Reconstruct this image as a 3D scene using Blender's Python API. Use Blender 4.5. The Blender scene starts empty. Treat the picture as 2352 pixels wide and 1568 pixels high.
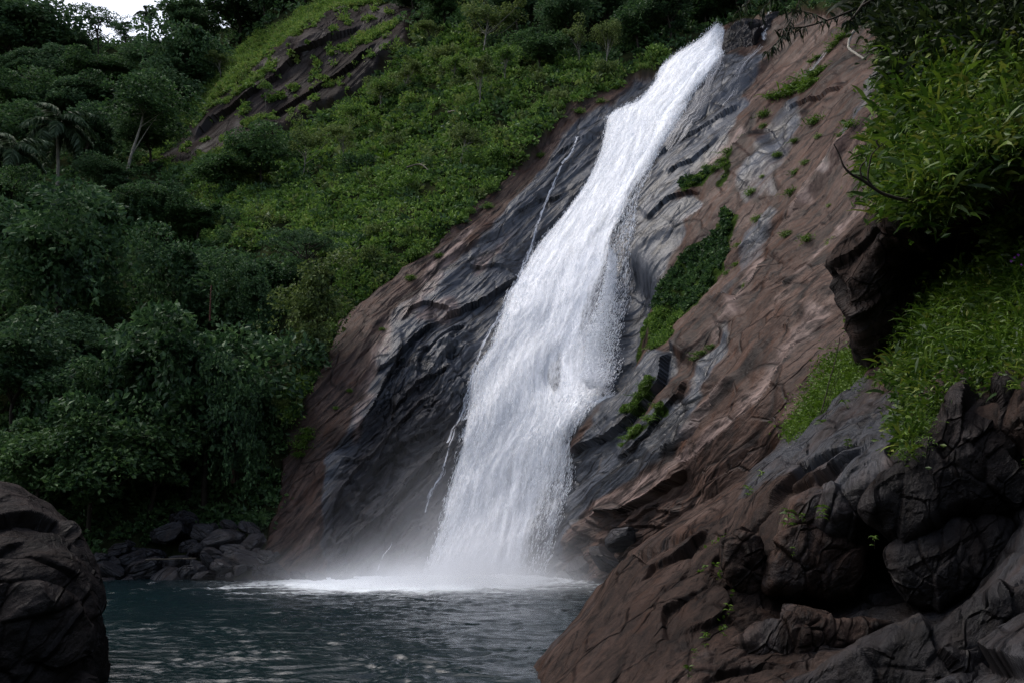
import bpy, math, random
import numpy as np

# ------------------------------------------------------------------ camera, sky, sun, exposure
scene = bpy.context.scene
COL = scene.collection
PITCH = math.radians(9.7)
CAMZ = 3.0
F = 2287.0            # focal length in units of a 2352 px wide picture
cam_data = bpy.data.cameras.new('camera')
cam_data.lens = 36.0 * F / 2352.0
cam_data.sensor_width = 36.0
cam_data.clip_start = 0.1
cam_data.clip_end = 2000.0
cam = bpy.data.objects.new('camera', cam_data)
COL.objects.link(cam)
cam.location = (0, 0, CAMZ)
cam.rotation_euler = (math.radians(90) + PITCH, 0, 0)
scene.camera = cam

SUN_EL, SUN_AZ = math.radians(58), math.radians(-55)      # high, from the upper left and a little ahead
world = bpy.data.worlds.new("World")
scene.world = world
world.use_nodes = True
wn = world.node_tree
for n in list(wn.nodes):
    wn.nodes.remove(n)
sky = wn.nodes.new('ShaderNodeTexSky')
sky.sky_type = 'NISHITA'
sky.sun_disc = False
sky.sun_elevation = SUN_EL
sky.sun_rotation = SUN_AZ
sky.air_density = 1.0
sky.dust_density = 4.0
hsv = wn.nodes.new('ShaderNodeHueSaturation')            # an overcast sky: the blue mostly washed out
hsv.inputs['Saturation'].default_value = 0.75
bg = wn.nodes.new('ShaderNodeBackground')
bg.inputs['Strength'].default_value = 0.15
wo = wn.nodes.new('ShaderNodeOutputWorld')
wn.links.new(sky.outputs[0], hsv.inputs['Color'])
wn.links.new(hsv.outputs[0], bg.inputs['Color'])
wn.links.new(bg.outputs[0], wo.inputs['Surface'])

sun_data = bpy.data.lights.new('sun', 'SUN')
sun_data.energy = 0.9
sun_data.angle = math.radians(35)
sun_data.color = (1.0, 0.99, 0.97)
sun = bpy.data.objects.new('sun', sun_data)
COL.objects.link(sun)
sd = np.array([math.sin(SUN_AZ) * math.cos(SUN_EL), math.cos(SUN_AZ) * math.cos(SUN_EL), math.sin(SUN_EL)])
from mathutils import Vector
sun.rotation_euler = Vector(-sd).to_track_quat('-Z', 'Y').to_euler()
sun.location = (-40, 20, 80)

scene.view_settings.view_transform = 'Standard'
scene.view_settings.look = 'None'
scene.view_settings.exposure = 0.75
scene.view_settings.gamma = 1.0
scene.render.engine = 'CYCLES'
scene.cycles.max_bounces = 6
scene.cycles.diffuse_bounces = 3
scene.cycles.glossy_bounces = 3
scene.cycles.transmission_bounces = 3
scene.cycles.transparent_max_bounces = 24
scene.cycles.volume_bounces = 1
scene.cycles.volume_step_rate = 2.0
scene.cycles.use_denoising = True
scene.cycles.denoising_prefilter = 'NONE'      # keeps the grain of rock and leaves
scene.cycles.denoising_input_passes = 'RGB_ALBEDO_NORMAL'

# ------------------------------------------------------------------ numeric helpers
def ray(px, py):
    px = np.asarray(px, float); py = np.asarray(py, float)
    xc = (px - 1176) / F; yc = (784 - py) / F
    dy = math.cos(PITCH) - yc * math.sin(PITCH)
    dz = math.sin(PITCH) + yc * math.cos(PITCH)
    return np.stack([xc / dy, np.ones_like(dy), dz / dy], -1)

def at(px, py, Y):
    p = ray(px, py) * np.asarray(Y, float)[..., None]
    p[..., 2] += CAMZ
    return p

def water_depth(py):
    r = ray(1176, py)
    return -CAMZ / r[..., 2]

_RS = np.random.RandomState(7)
_PERM = _RS.permutation(4096)
_GR = _RS.normal(size=(4096, 3)); _GR /= np.linalg.norm(_GR, axis=1)[:, None]

def perlin(P):
    P = np.asarray(P, float)
    sh = P.shape[:-1]
    P = P.reshape(-1, 3)
    i = np.floor(P).astype(np.int64); f = P - i
    u = f * f * f * (f * (f * 6 - 15) + 10)
    out = np.zeros(len(P))
    for dx in (0, 1):
        for dy in (0, 1):
            for dz in (0, 1):
                h = _PERM[(_PERM[(_PERM[(i[:, 0] + dx) & 4095] + i[:, 1] + dy) & 4095] + i[:, 2] + dz) & 4095]
                g = _GR[h]
                d = g[:, 0] * (f[:, 0] - dx) + g[:, 1] * (f[:, 1] - dy) + g[:, 2] * (f[:, 2] - dz)
                w = (u[:, 0] if dx else 1 - u[:, 0]) * (u[:, 1] if dy else 1 - u[:, 1]) * (u[:, 2] if dz else 1 - u[:, 2])
                out += d * w
    return (out * 1.6).reshape(sh)

def fbm(P, octaves=4, gain=0.5, ridged=False):
    P = np.asarray(P, float)
    a, s, t = 1.0, 0.0, 0.0
    for k in range(octaves):
        n = perlin(P * (2.03 ** k) + 17.3 * k)
        if ridged:
            n = 1 - 2 * np.abs(n)
        s = s + a * n; t += a; a *= gain
    return s / t

def saw(x, drop=0.1):
    f = x - np.floor(x)
    return np.where(f < 1 - drop, f / (1 - drop), (1 - f) / drop)

def sstep(a, b, x):
    t = np.clip((x - a) / (b - a), 0, 1)
    return t * t * (3 - 2 * t)

class TPS:
    def __init__(self, ctrl, log=True, lam=1e-4):
        c = np.array(ctrl, float)
        self.p = c[:, :2] / 1000.0; self.log = log
        v = np.log(c[:, 2]) if log else c[:, 2]
        n = len(c)
        d2 = ((self.p[:, None] - self.p[None]) ** 2).sum(-1)
        K = 0.5 * d2 * np.log(d2 + 1e-12) + lam * np.eye(n)
        A = np.zeros((n + 3, n + 3)); A[:n, :n] = K; A[:n, n] = 1; A[:n, n + 1:] = self.p
        A[n:, :n] = A[:n, n:].T
        self.w = np.linalg.solve(A, np.concatenate([v, np.zeros(3)]))
    def __call__(self, px, py):
        q = np.stack([np.asarray(px, float), np.asarray(py, float)], -1) / 1000.0
        n = len(self.p)
        r = self.w[n] + q @ self.w[n + 1:]
        for k in range(n):
            d2 = ((q - self.p[k]) ** 2).sum(-1)
            r = r + self.w[k] * 0.5 * d2 * np.log(d2 + 1e-12)
        return np.exp(r) if self.log else r

def inpoly(px, py, poly):
    poly = np.asarray(poly, float)
    ins = np.zeros(np.shape(px), bool)
    x0, y0 = poly[-1]
    for x1, y1 in poly:
        c = ((y0 > py) != (y1 > py)) & (px < (x1 - x0) * (py - y0) / (y1 - y0 + 1e-12) + x0)
        ins ^= c
        x0, y0 = x1, y1
    return ins

def polydist(px, py, line):
    """distance to a polyline and the side (positive: left of the direction of travel, y down)"""
    line = np.asarray(line, float)
    best = np.full(np.shape(px), 1e9); side = np.zeros(np.shape(px)); along = np.zeros(np.shape(px))
    n = len(line) - 1
    for k in range(n):
        a, b = line[k], line[k + 1]
        d = b - a; L2 = (d ** 2).sum()
        t = np.clip(((px - a[0]) * d[0] + (py - a[1]) * d[1]) / L2, 0, 1)
        dx = px - a[0] - t * d[0]; dy = py - a[1] - t * d[1]
        dist = np.hypot(dx, dy)
        s = np.sign(d[0] * (py - a[1]) - d[1] * (px - a[0]))
        m = dist < best
        best = np.where(m, dist, best); side = np.where(m, -s, side); along = np.where(m, (k + t) / n, along)
    return best, side, along

def blur(a, n):
    for _ in range(n):
        b = a.copy(); b[1:-1] = (a[:-2] + 2 * a[1:-1] + a[2:]) / 4; a = b
        b = a.copy(); b[:, 1:-1] = (a[:, :-2] + 2 * a[:, 1:-1] + a[:, 2:]) / 4; a = b
    return a

# ------------------------------------------------------------------ mesh and object helpers
def make_mesh(name, V, F4, mat=None, smooth=False, attrs=None, uv=None):
    V = np.asarray(V, np.float32).reshape(-1, 3)
    faces = F4 if isinstance(F4, list) else [F4]
    faces = [np.asarray(f, np.int32) for f in faces if len(f)]
    me = bpy.data.meshes.new(name)
    me.vertices.add(len(V)); me.vertices.foreach_set('co', V.ravel())
    loops = np.concatenate([f.ravel() for f in faces])
    tot = np.concatenate([np.full(len(f), f.shape[1], np.int32) for f in faces])
    start = np.concatenate([[0], np.cumsum(tot)[:-1]]).astype(np.int32)
    me.loops.add(len(loops)); me.loops.foreach_set('vertex_index', loops)
    me.polygons.add(len(tot)); me.polygons.foreach_set('loop_start', start)
    try:
        me.polygons.foreach_set('loop_total', tot)
    except Exception:
        pass
    me.polygons.foreach_set('use_smooth', np.full(len(tot), bool(smooth)))
    if attrs:
        for k, v in attrs.items():
            v = np.asarray(v, np.float32)
            if v.ndim == 2:
                a = me.attributes.new(k, 'FLOAT_VECTOR', 'POINT'); a.data.foreach_set('vector', v.ravel())
            else:
                a = me.attributes.new(k, 'FLOAT', 'POINT'); a.data.foreach_set('value', v.ravel())
    if uv is not None:
        l = me.uv_layers.new(name='UVMap')
        l.data.foreach_set('uv', np.asarray(uv, np.float32)[loops].ravel())
    me.update(calc_edges=True)
    me.validate()
    if mat is not None:
        me.materials.append(mat)
    return me

def link(name, me, parent=None, loc=None):
    o = bpy.data.objects.new(name, me)
    COL.objects.link(o)
    if parent is not None:
        o.parent = parent
    if loc is not None:
        o.location = loc
    return o

def tag(o, label=None, cat=None, group=None, kind=None):
    if label: o['label'] = label
    if cat: o['category'] = cat
    if group: o['group'] = group
    if kind: o['kind'] = kind
    return o

def empty(name, loc, label, cat, group=None, kind=None):
    o = bpy.data.objects.new(name, None)
    COL.objects.link(o); o.location = loc
    return tag(o, label, cat, group, kind)

def copy_thing(src, loc, rotz=0, scale=1, label=None, group=None):
    c = src.copy(); COL.objects.link(c)
    c.location = loc; c.rotation_euler = (0, 0, rotz)
    c.scale = (scale,) * 3 if np.isscalar(scale) else scale
    for ch in src.children:
        d = ch.copy(); COL.objects.link(d); d.parent = c
    if label: c['label'] = label
    if group: c['group'] = group
    return c

def grid_faces(nr, nc, mask=None):
    i = np.arange((nr - 1) * (nc - 1)); r, c = i // (nc - 1), i % (nc - 1)
    a = r * nc + c
    f = np.stack([a + nc, a + nc + 1, a + 1, a], 1)
    if mask is not None:
        m = mask.ravel()
        f = f[m[f].all(1)]
    return f

def compact(V, Fq, attrs=None):
    used = np.unique(Fq)
    mp = np.full(len(V), -1, np.int64); mp[used] = np.arange(len(used))
    at_ = {k: v[used] for k, v in attrs.items()} if attrs else None
    return V[used], mp[Fq], at_

def unit(v):
    return v / (np.linalg.norm(v, axis=-1, keepdims=True) + 1e-9)

def grid_normals(P):
    du = np.gradient(P, axis=1); dv = np.gradient(P, axis=0)
    return unit(np.cross(du, -dv))

class Acc:
    """collects vertices and faces (quads and triangles) of one mesh"""
    def __init__(self):
        self.V, self.Q, self.T, self.n = [], [], [], 0
    def add(self, V, Q=None, T=None):
        V = np.asarray(V, float).reshape(-1, 3)
        if Q is not None and len(Q): self.Q.append(np.asarray(Q) + self.n)
        if T is not None and len(T): self.T.append(np.asarray(T) + self.n)
        self.V.append(V); self.n += len(V)
    def mesh(self, name, mat, smooth=False):
        fs = []
        if self.Q: fs.append(np.concatenate(self.Q))
        if self.T: fs.append(np.concatenate(self.T))
        return make_mesh(name, np.concatenate(self.V), fs, mat, smooth)
    def tube(self, path, radii, seg=6):
        path = np.asarray(path, float); n = len(path)
        radii = np.broadcast_to(radii, (n,))
        tan = unit(np.gradient(path, axis=0))
        ref = np.array([0.31, 0.77, 0.55])
        s = unit(np.cross(tan, ref)); b = np.cross(tan, s)
        a = np.linspace(0, 2 * np.pi, seg, endpoint=False)
        ring = path[:, None] + radii[:, None, None] * (np.cos(a)[None, :, None] * s[:, None] + np.sin(a)[None, :, None] * b[:, None])
        i = np.arange(n - 1)[:, None] * seg; j = np.arange(seg)[None]
        k = (j + 1) % seg
        Q = np.stack([i + j, i + k, i + seg + k, i + seg + j], -1).reshape(-1, 4)
        self.add(ring.reshape(-1, 3), Q)

def smooth_path(pts, n):
    pts = np.asarray(pts, float)
    t = np.linspace(0, len(pts) - 1, n); out = []
    for c in range(pts.shape[1]):
        P = np.concatenate([[2 * pts[0, c] - pts[1, c]], pts[:, c], [2 * pts[-1, c] - pts[-2, c]]])
        k = np.minimum(np.floor(t).astype(int), len(pts) - 2); u = t - k
        p0, p1, p2, p3 = P[k], P[k + 1], P[k + 2], P[k + 3]
        out.append(0.5 * (2 * p1 + (p2 - p0) * u + (2 * p0 - 5 * p1 + 4 * p2 - p3) * u ** 2 + (3 * p1 - p0 - 3 * p2 + p3) * u ** 3))
    return np.stack(out, 1)

# ------------------------------------------------------------------ materials
class NT:
    def __init__(self, name):
        self.m = bpy.data.materials.new(name); self.m.use_nodes = True
        self.t = self.m.node_tree
        for n in list(self.t.nodes): self.t.nodes.remove(n)
        self.out = self.n('ShaderNodeOutputMaterial')
    def n(self, typ, **kw):
        x = self.t.nodes.new(typ)
        for k, v in kw.items(): setattr(x, k, v)
        return x
    def l(self, a, b): self.t.links.new(a, b)
    def put(self, sock, v):
        if hasattr(v, 'is_linked') or hasattr(v, 'links'): self.l(v, sock)
        else: sock.default_value = v
    def attr(self, name, fac=True):
        a = self.n('ShaderNodeAttribute', attribute_name=name)
        return a.outputs['Fac'] if fac else a.outputs['Vector']
    def pos(self): return self.n('ShaderNodeNewGeometry').outputs['Position']
    def island(self): return self.n('ShaderNodeNewGeometry').outputs['Random Per Island']
    def objrand(self): return self.n('ShaderNodeObjectInfo').outputs['Random']
    def vmul(self, v, s):
        x = self.n('ShaderNodeVectorMath', operation='MULTIPLY'); self.l(v, x.inputs[0]); x.inputs[1].default_value = s
        return x.outputs[0]
    def noise(self, v, scale, detail=4, rough=0.55, dist=0.0):
        x = self.n('ShaderNodeTexNoise'); self.l(v, x.inputs['Vector'])
        x.inputs['Scale'].default_value = scale; x.inputs['Detail'].default_value = detail
        x.inputs['Roughness'].default_value = rough; x.inputs['Distortion'].default_value = dist
        return x.outputs['Fac']
    def math(self, op, a, b=0.0, c=None, clamp=False):
        x = self.n('ShaderNodeMath', operation=op, use_clamp=clamp)
        self.put(x.inputs[0], a); self.put(x.inputs[1], b)
        if c is not None: self.put(x.inputs[2], c)
        return x.outputs[0]
    def ramp(self, f, stops):
        x = self.n('ShaderNodeValToRGB'); self.l(f, x.inputs[0])
        cr = x.color_ramp
        while len(cr.elements) < len(stops): cr.elements.new(0.5)
        for e, (p, c) in zip(cr.elements, stops):
            e.position = p; e.color = (c[0], c[1], c[2], 1) if not np.isscalar(c) else (c, c, c, 1)
        return x.outputs[0]
    def mix(self, f, a, b, blend='MIX'):
        x = self.n('ShaderNodeMix', data_type='RGBA', blend_type=blend)
        self.put(x.inputs[0], f)
        for s, v in ((x.inputs[6], a), (x.inputs[7], b)):
            if isinstance(v, tuple): s.default_value = (*v, 1)
            else: self.l(v, s)
        return x.outputs[2]
    def bump(self, h, dist, strength=1.0, normal=None):
        x = self.n('ShaderNodeBump'); self.l(h, x.inputs['Height'])
        x.inputs['Distance'].default_value = dist; x.inputs['Strength'].default_value = strength
        if normal is not None: self.l(normal, x.inputs['Normal'])
        return x.outputs[0]
    def gloss(self, base, fac, rough, normal=None):
        g_ = self.n('ShaderNodeBsdfGlossy'); self.put(g_.inputs['Roughness'], rough)
        if normal is not None: self.l(normal, g_.inputs['Normal'])
        m_ = self.n('ShaderNodeMixShader'); self.put(m_.inputs[0], fac); self.l(base, m_.inputs[1]); self.l(g_.outputs[0], m_.inputs[2])
        self.l(m_.outputs[0], self.out.inputs['Surface'])
    def bsdf(self, color, rough=0.5, spec=0.5, normal=None, alpha=None, **kw):
        b = self.n('ShaderNodeBsdfPrincipled')
        if isinstance(color, tuple): b.inputs['Base Color'].default_value = (*color, 1)
        else: self.l(color, b.inputs['Base Color'])
        self.put(b.inputs['Roughness'], rough); self.put(b.inputs['Specular IOR Level'], spec)
        if normal is not None: self.l(normal, b.inputs['Normal'])
        if alpha is not None: self.put(b.inputs['Alpha'], alpha)
        for k, v in kw.items(): self.put(b.inputs[k], v)
        self.l(b.outputs[0], self.out.inputs['Surface'])
        return b

def leaf_material(name, dark, mid, light, yellow=None, patch=0.25, translucent=0.25, rough=0.6, spec=0.15):
    spec = min(spec, .18)
    t = NT(name)
    r = t.math('ADD', t.math('MULTIPLY', t.island(), 0.55), t.math('MULTIPLY', t.noise(t.pos(), patch, 2), 0.75))
    r = t.math('ADD', r, t.math('MULTIPLY', t.math('SUBTRACT', t.objrand(), 0.5), 0.22))
    stops = [(0.22, dark), (0.55, mid), (0.85, light)]
    if yellow: stops.append((0.99, yellow))
    c = t.ramp(r, stops)
    b = t.n('ShaderNodeBsdfDiffuse'); t.l(c, b.inputs[0])
    tr = t.n('ShaderNodeBsdfTranslucent'); t.l(c, tr.inputs[0])
    mx = t.n('ShaderNodeMixShader'); mx.inputs[0].default_value = translucent
    t.l(b.outputs[0], mx.inputs[1]); t.l(tr.outputs[0], mx.inputs[2])
    t.gloss(mx.outputs[0], spec * .12, .45)
    return t.m

def bark_material(name, a, b):
    t = NT(name)
    n = t.noise(t.vmul(t.pos(), (1, 1, .35)), 6, 5)
    t.bsdf(t.ramp(n, [(.3, a), (.7, b)]), .85, .2, t.bump(n, .03))
    return t.m

def rock_material(name, wet_from_attr=True):
    """foliated rock: wet dark grey where water runs, red brown where it is stained, paler crests; coordinates follow the bedding"""
    t = NT(name)
    st = t.attr('bed', False)
    w = t.attr('wet'); soil = t.attr('soil'); moss = t.attr('moss'); pale = t.attr('pale')
    streak = t.noise(t.vmul(st, (.07, .85, .85)), 1.0, 7, .62, .12)
    fall = t.noise(t.vmul(t.pos(), (1.1, 1.1, .16)), 1.0, 5, .6)
    fine = t.noise(t.vmul(st, (.45, 2.2, 2.2)), 1.6, 7, .66, .05)
    grit = t.noise(t.vmul(st, (1.4, 3.2, 3.2)), 2.4, 7, .7)
    tone = t.math('ADD', t.math('MULTIPLY', streak, .7), t.math('MULTIPLY', grit, .3))
    grey = t.ramp(tone, [(.32, (.016, .018, .022)), (.47, (.040, .046, .058)), (.60, (.072, .078, .093)), (.75, (.115, .117, .124))])
    grey = t.mix(t.math('MULTIPLY', t.math('GREATER_THAN', fall, .64), .4), grey, (.12, .10, .085))
    brown = t.ramp(tone, [(.32, (.018, .011, .0095)), (.46, (.045, .0285, .0225)), (.57, (.083, .053, .0425)), (.72, (.19, .14, .12))])
    rust = t.ramp(fall, [(.52, 0.0), (.68, 1.0)])
    brown = t.mix(t.math('MULTIPLY', rust, .55), brown, (.060, .024, .012))
    wn_ = t.math('ADD', w, t.math('MULTIPLY', t.math('SUBTRACT', t.noise(t.vmul(st, (.05, .5, .5)), 1.0, 6, .6, .5), .5), 1.3))
    wn_ = t.math('ADD', wn_, t.math('MULTIPLY', t.math('SUBTRACT', t.noise(t.vmul(st, (.25, 1.3, 1.3)), 1.5, 7, .68), .5), .8))
    wn_ = t.ramp(wn_, [(.32, 0.0), (.70, 1.0)])
    c = t.mix(wn_, brown, grey)
    c = t.mix(t.math('MULTIPLY', pale, .85), c, t.ramp(fine, [(.35, (.08, .055, .048)), (.65, (.26, .195, .175))]))
    c = t.mix(t.ramp(fine, [(.34, .85), (.50, 0.0)]), c, (.007, .006, .006))
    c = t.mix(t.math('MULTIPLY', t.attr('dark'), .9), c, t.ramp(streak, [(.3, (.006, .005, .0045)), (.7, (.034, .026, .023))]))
    mf = t.ramp(t.math('ADD', moss, t.math('MULTIPLY', t.math('SUBTRACT', t.noise(t.pos(), .9, 6, .7), .5), 1.0)), [(.45, 0.0), (.62, 1.0)])
    c = t.mix(mf, c, t.ramp(fine, [(.3, (.012, .020, .006)), (.7, (.035, .060, .012))]))
    c = t.mix(soil, c, t.ramp(t.noise(t.pos(), .8, 6, .7), [(.3, (.010, .013, .007)), (.7, (.030, .036, .014))]))
    sheet = t.math('MULTIPLY', t.noise(t.vmul(st, (.075, .62, .62)), .9, 5, .5, .1), 13.0)
    fr = t.math('FRACT', sheet)
    step = t.math('DIVIDE', t.math('ADD', t.math('SUBTRACT', sheet, fr), t.ramp(fr, [(.80, 0.0), (1.0, 1.0)])), 13.0)
    crack = t.math('MULTIPLY', t.ramp(fr, [(.80, 0.0), (.93, 1.0), (1.0, .2)]), t.ramp(t.noise(t.vmul(st, (.4, .9, .9)), .8, 3), [(.42, 0.0), (.6, 1.0)]))
    c = t.mix(t.math('MULTIPLY', crack, t.math('SUBTRACT', .75, t.math('MULTIPLY', soil, .75))), c, (.004, .004, .004))
    def cracks(vec, scale, width, seed_):
        wv = t.n('ShaderNodeVectorMath', operation='ADD'); nz_ = t.n('ShaderNodeTexNoise'); t.l(vec, nz_.inputs['Vector']); nz_.inputs['Scale'].default_value = .9; nz_.inputs['Detail'].default_value = 4
        t.l(vec, wv.inputs[0]); t.l(t.vmul(nz_.outputs['Color'], (.35, .35, .35)), wv.inputs[1])
        v_ = t.n('ShaderNodeTexVoronoi', feature='DISTANCE_TO_EDGE'); t.l(wv.outputs[0], v_.inputs['Vector']); v_.inputs['Scale'].default_value = scale
        m_ = t.ramp(t.noise(vec, scale * .6, 3), [(.46, 0.0), (.56, 1.0)])
        return t.math('MULTIPLY', t.ramp(v_.outputs['Distance'], [(0.0, 1.0), (width, 0.0)]), m_)
    ck = t.math('MAXIMUM', cracks(t.vmul(st, (.16, .62, .62)), .8, .045, 1), t.math('MULTIPLY', cracks(t.vmul(st, (.42, 1.5, 1.5)), 1.0, .06, 2), .8))
    c = t.mix(t.math('MULTIPLY', ck, t.math('SUBTRACT', .85, t.math('MULTIPLY', soil, .85))), c, (.005, .004, .004))
    h = t.math('ADD', t.math('MULTIPLY', step, 2.6), t.math('ADD', t.math('MULTIPLY', fine, .38), t.math('MULTIPLY', t.noise(t.vmul(st, (1.0, 5, 5)), 2.2, 4, .6), .22)))
    h = t.math('ADD', t.math('ADD', h, t.math('MULTIPLY', grit, .35)), t.math('MULTIPLY', ck, -.5))
    nb = t.bump(h, .15, .85)
    d_ = t.n('ShaderNodeBsdfDiffuse'); t.l(c, d_.inputs[0]); t.l(nb, d_.inputs['Normal'])
    gl = t.math('MULTIPLY', t.math('MULTIPLY', t.math('ADD', .015, t.math('MULTIPLY', wn_, .027)), t.math('SUBTRACT', 1.0, t.math('MULTIPLY', t.attr('dark'), .75))), t.math('SUBTRACT', 1.0, t.math('MAXIMUM', soil, mf)))
    t.gloss(d_.outputs[0], gl, t.math('SUBTRACT', .42, t.math('MULTIPLY', wn_, .16)), nb)
    return t.m
# ------------------------------------------------------------------ the hillside with the great rock slab
HILL_CTRL = [(-600, 1340, 42), (-300, 1350, 45), (0, 1340, 45), (250, 1340, 45.5), (600, 1335, 46), (800, 1330, 46.5), (1000, 1328, 46.5), (1150, 1328, 46.5),
 (1270, 1325, 46), (1400, 1320, 43), (1550, 1300, 38.5), (1700, 1320, 34), (2000, 1320, 27), (2500, 1320, 22),
 (-300, 1440, 44), (250, 1440, 44.5), (800, 1440, 45.5), (1270, 1440, 45), (1550, 1440, 38), (2000, 1440, 27),
 (650, 1150, 49), (750, 1100, 49.5), (900, 1000, 52), (1050, 1000, 51.5), (1200, 1000, 51), (1300, 1100, 48), (1400, 1100, 44.5), (1500, 1000, 42.5),
 (1600, 1100, 37.5), (1750, 1000, 33.5), (1900, 950, 29.5), (700, 900, 52), (850, 780, 56), (1000, 700, 58.5), (1150, 700, 58), (1300, 700, 57.5), (1430, 700, 55),
 (1550, 700, 50), (1700, 700, 43), (1900, 600, 37), (2100, 600, 32.5), (900, 600, 62), (1050, 500, 66), (1250, 480, 66.5), (1400, 450, 65.5), (1550, 450, 60),
 (1700, 400, 54.5), (1850, 350, 48.5), (2050, 300, 42.5), (1200, 300, 75), (1350, 260, 76.5), (1500, 200, 79), (1600, 130, 82), (1700, 110, 80), (1760, 60, 80),
 (1800, 150, 69), (1950, 50, 61), (2150, 50, 50), (2352, 100, 43), (2352, 600, 28.5), (2700, 300, 34), (2700, 900, 20),
 (1700, 40, 92), (1500, 100, 90), (1300, 100, 93), (1100, 100, 98), (1500, -50, 106), (1900, -80, 82), (1200, -60, 113), (1500, -250, 125), (2100, -250, 90), (2700, -250, 60),
 (100, 1150, 48.5), (300, 1150, 50), (500, 1150, 50.5), (100, 900, 57), (300, 900, 58), (500, 900, 57.5), (620, 850, 56.5),
 (0, 650, 70), (200, 600, 73), (400, 650, 71), (600, 620, 69), (750, 600, 67), (600, 450, 84), (800, 400, 84), (1000, 350, 82),
 (0, 450, 97), (200, 430, 99), (350, 420, 101), (430, 380, 104), (500, 300, 110), (700, 150, 112), (800, 230, 104), (900, 90, 110), (640, 290, 107), (560, 175, 116), (500, 150, 138), (700, 70, 117), (700, 20, 140), (560, 100, 150),
 (0, 300, 135), (150, 250, 145), (300, 200, 150), (400, 120, 160), (100, 120, 178), (300, 100, 182), (500, 60, 172), (80, 90, 192), (600, 0, 162), (0, 0, 195),
 (-400, 300, 130), (-500, 700, 66), (-400, 0, 190), (900, -200, 150)]
HILL = TPS(HILL_CTRL)

SLAB = [(585, 1330), (640, 1180), (650, 1060), (665, 990), (720, 885), (770, 775), (800, 725), (900, 655), (1000, 560), (1080, 485), (1165, 400), (1225, 345), (1290, 265),
        (1375, 205), (1470, 175), (1530, 155), (1580, 120), (1650, 80), (1690, 72), (1720, 60), (1760, 35), (1830, 28), (1900, 25), (1960, 0), (2010, -60), (2250, -60), (2500, 500), (2500, 1420), (585, 1420)]
DARKCLIFF = [(425, 300), (445, 262), (505, 240), (560, 190), (640, 122), (720, 62), (800, 22), (870, 8), (950, 12), (945, 60), (935, 95), (905, 130), (870, 170), (835, 215), (735, 262), (665, 300), (600, 330),
             (525, 352), (450, 385), (400, 402), (330, 385), (335, 345), (405, 330)]
WETS = [[(1530, 150), (1405, 220), (1300, 300), (1245, 385), (1165, 475), (1085, 570), (1005, 645), (905, 735), (860, 860), (800, 985), (750, 1050), (735, 1150), (750, 1330), (1300, 1400),
         (1300, 1045), (1440, 880), (1435, 600), (1475, 450), (1530, 340), (1670, 170), (1655, 85)],
        [(1520, 345), (1660, 240), (1730, 230), (1650, 330), (1570, 420), (1530, 490), (1470, 550), (1420, 640), (1420, 520)],
        [(1660, 160), (1760, 110), (1690, 240), (1640, 280), (1560, 340), (1520, 350)],
        [(1850, 215), (1800, 235), (1740, 330), (1690, 440), (1700, 475), (1770, 440), (1790, 380), (1835, 290)],
        [(1705, 480), (1760, 460), (1790, 500), (1755, 560), (1710, 640), (1660, 720), (1640, 700), (1690, 610), (1700, 540)],
        [(2000, 120), (1985, 190), (1950, 300), (1900, 370), (1870, 440), (1910, 400), (1965, 310), (2005, 220), (2035, 140)],
        [(1310, 1042), (1440, 1000), (1590, 905), (1650, 800), (1700, 745), (1665, 830), (1625, 900), (1605, 970), (1580, 1010), (1480, 1090), (1360, 1150), (1300, 1230), (1290, 1340), (1220, 1340), (1260, 1150)],
        [(1430, 580), (1500, 490), (1590, 445), (1610, 470), (1560, 560), (1500, 640), (1430, 780)], [(1500, 380), (1600, 300), (1700, 250), (1690, 300), (1620, 390), (1540, 470), (1470, 500)],
        [(1440, 640), (1500, 580), (1560, 560), (1500, 640), (1440, 760), (1420, 860)],
        [(1440, 880), (1500, 830), (1580, 800), (1540, 900), (1440, 1000), (1330, 1040)]]
PALES = [[(1985, 474), (1900, 565), (1835, 640), (1850, 610), (1900, 545), (1970, 470)], [(1960, 335), (1880, 425), (1810, 510), (1840, 450), (1930, 345)], [(1700, 866), (1640, 936), (1600, 985), (1560, 1020), (1620, 930), (1680, 870)],  # these ridges have white highlight streaks painted in as pale rock
         [(1560, 500), (1620, 440), (1640, 435), (1625, 470), (1560, 520), (1500, 545)],
         [(1735, 600), (1765, 588), (1760, 610), (1715, 690), (1695, 740), (1640, 800), (1690, 700)],
         [(1880, 700), (1800, 800), (1740, 880), (1680, 960), (1600, 1020), (1530, 1070), (1580, 1060), (1690, 980), (1770, 900), (1850, 790), (1900, 720)],
         [(1370, 1150), (1470, 1105), (1560, 1070), (1480, 1165), (1420, 1172), (1355, 1185)],
         [(1700, 300), (1620, 370), (1590, 400), (1640, 380), (1720, 310)],
         [(1005, 590), (1060, 545), (1100, 510), (1050, 600), (1000, 680), (940, 735), (905, 752), (960, 690)],
         [(1040, 700), (985, 720), (945, 745), (960, 755), (1020, 750), (1060, 720)],
         [(1110, 590), (1160, 545), (1190, 500), (1150, 570), (1110, 620), (1080, 640)],
         [(880, 760), (905, 752), (890, 830), (850, 870), (820, 1000), (795, 1030), (830, 900)]]
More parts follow.
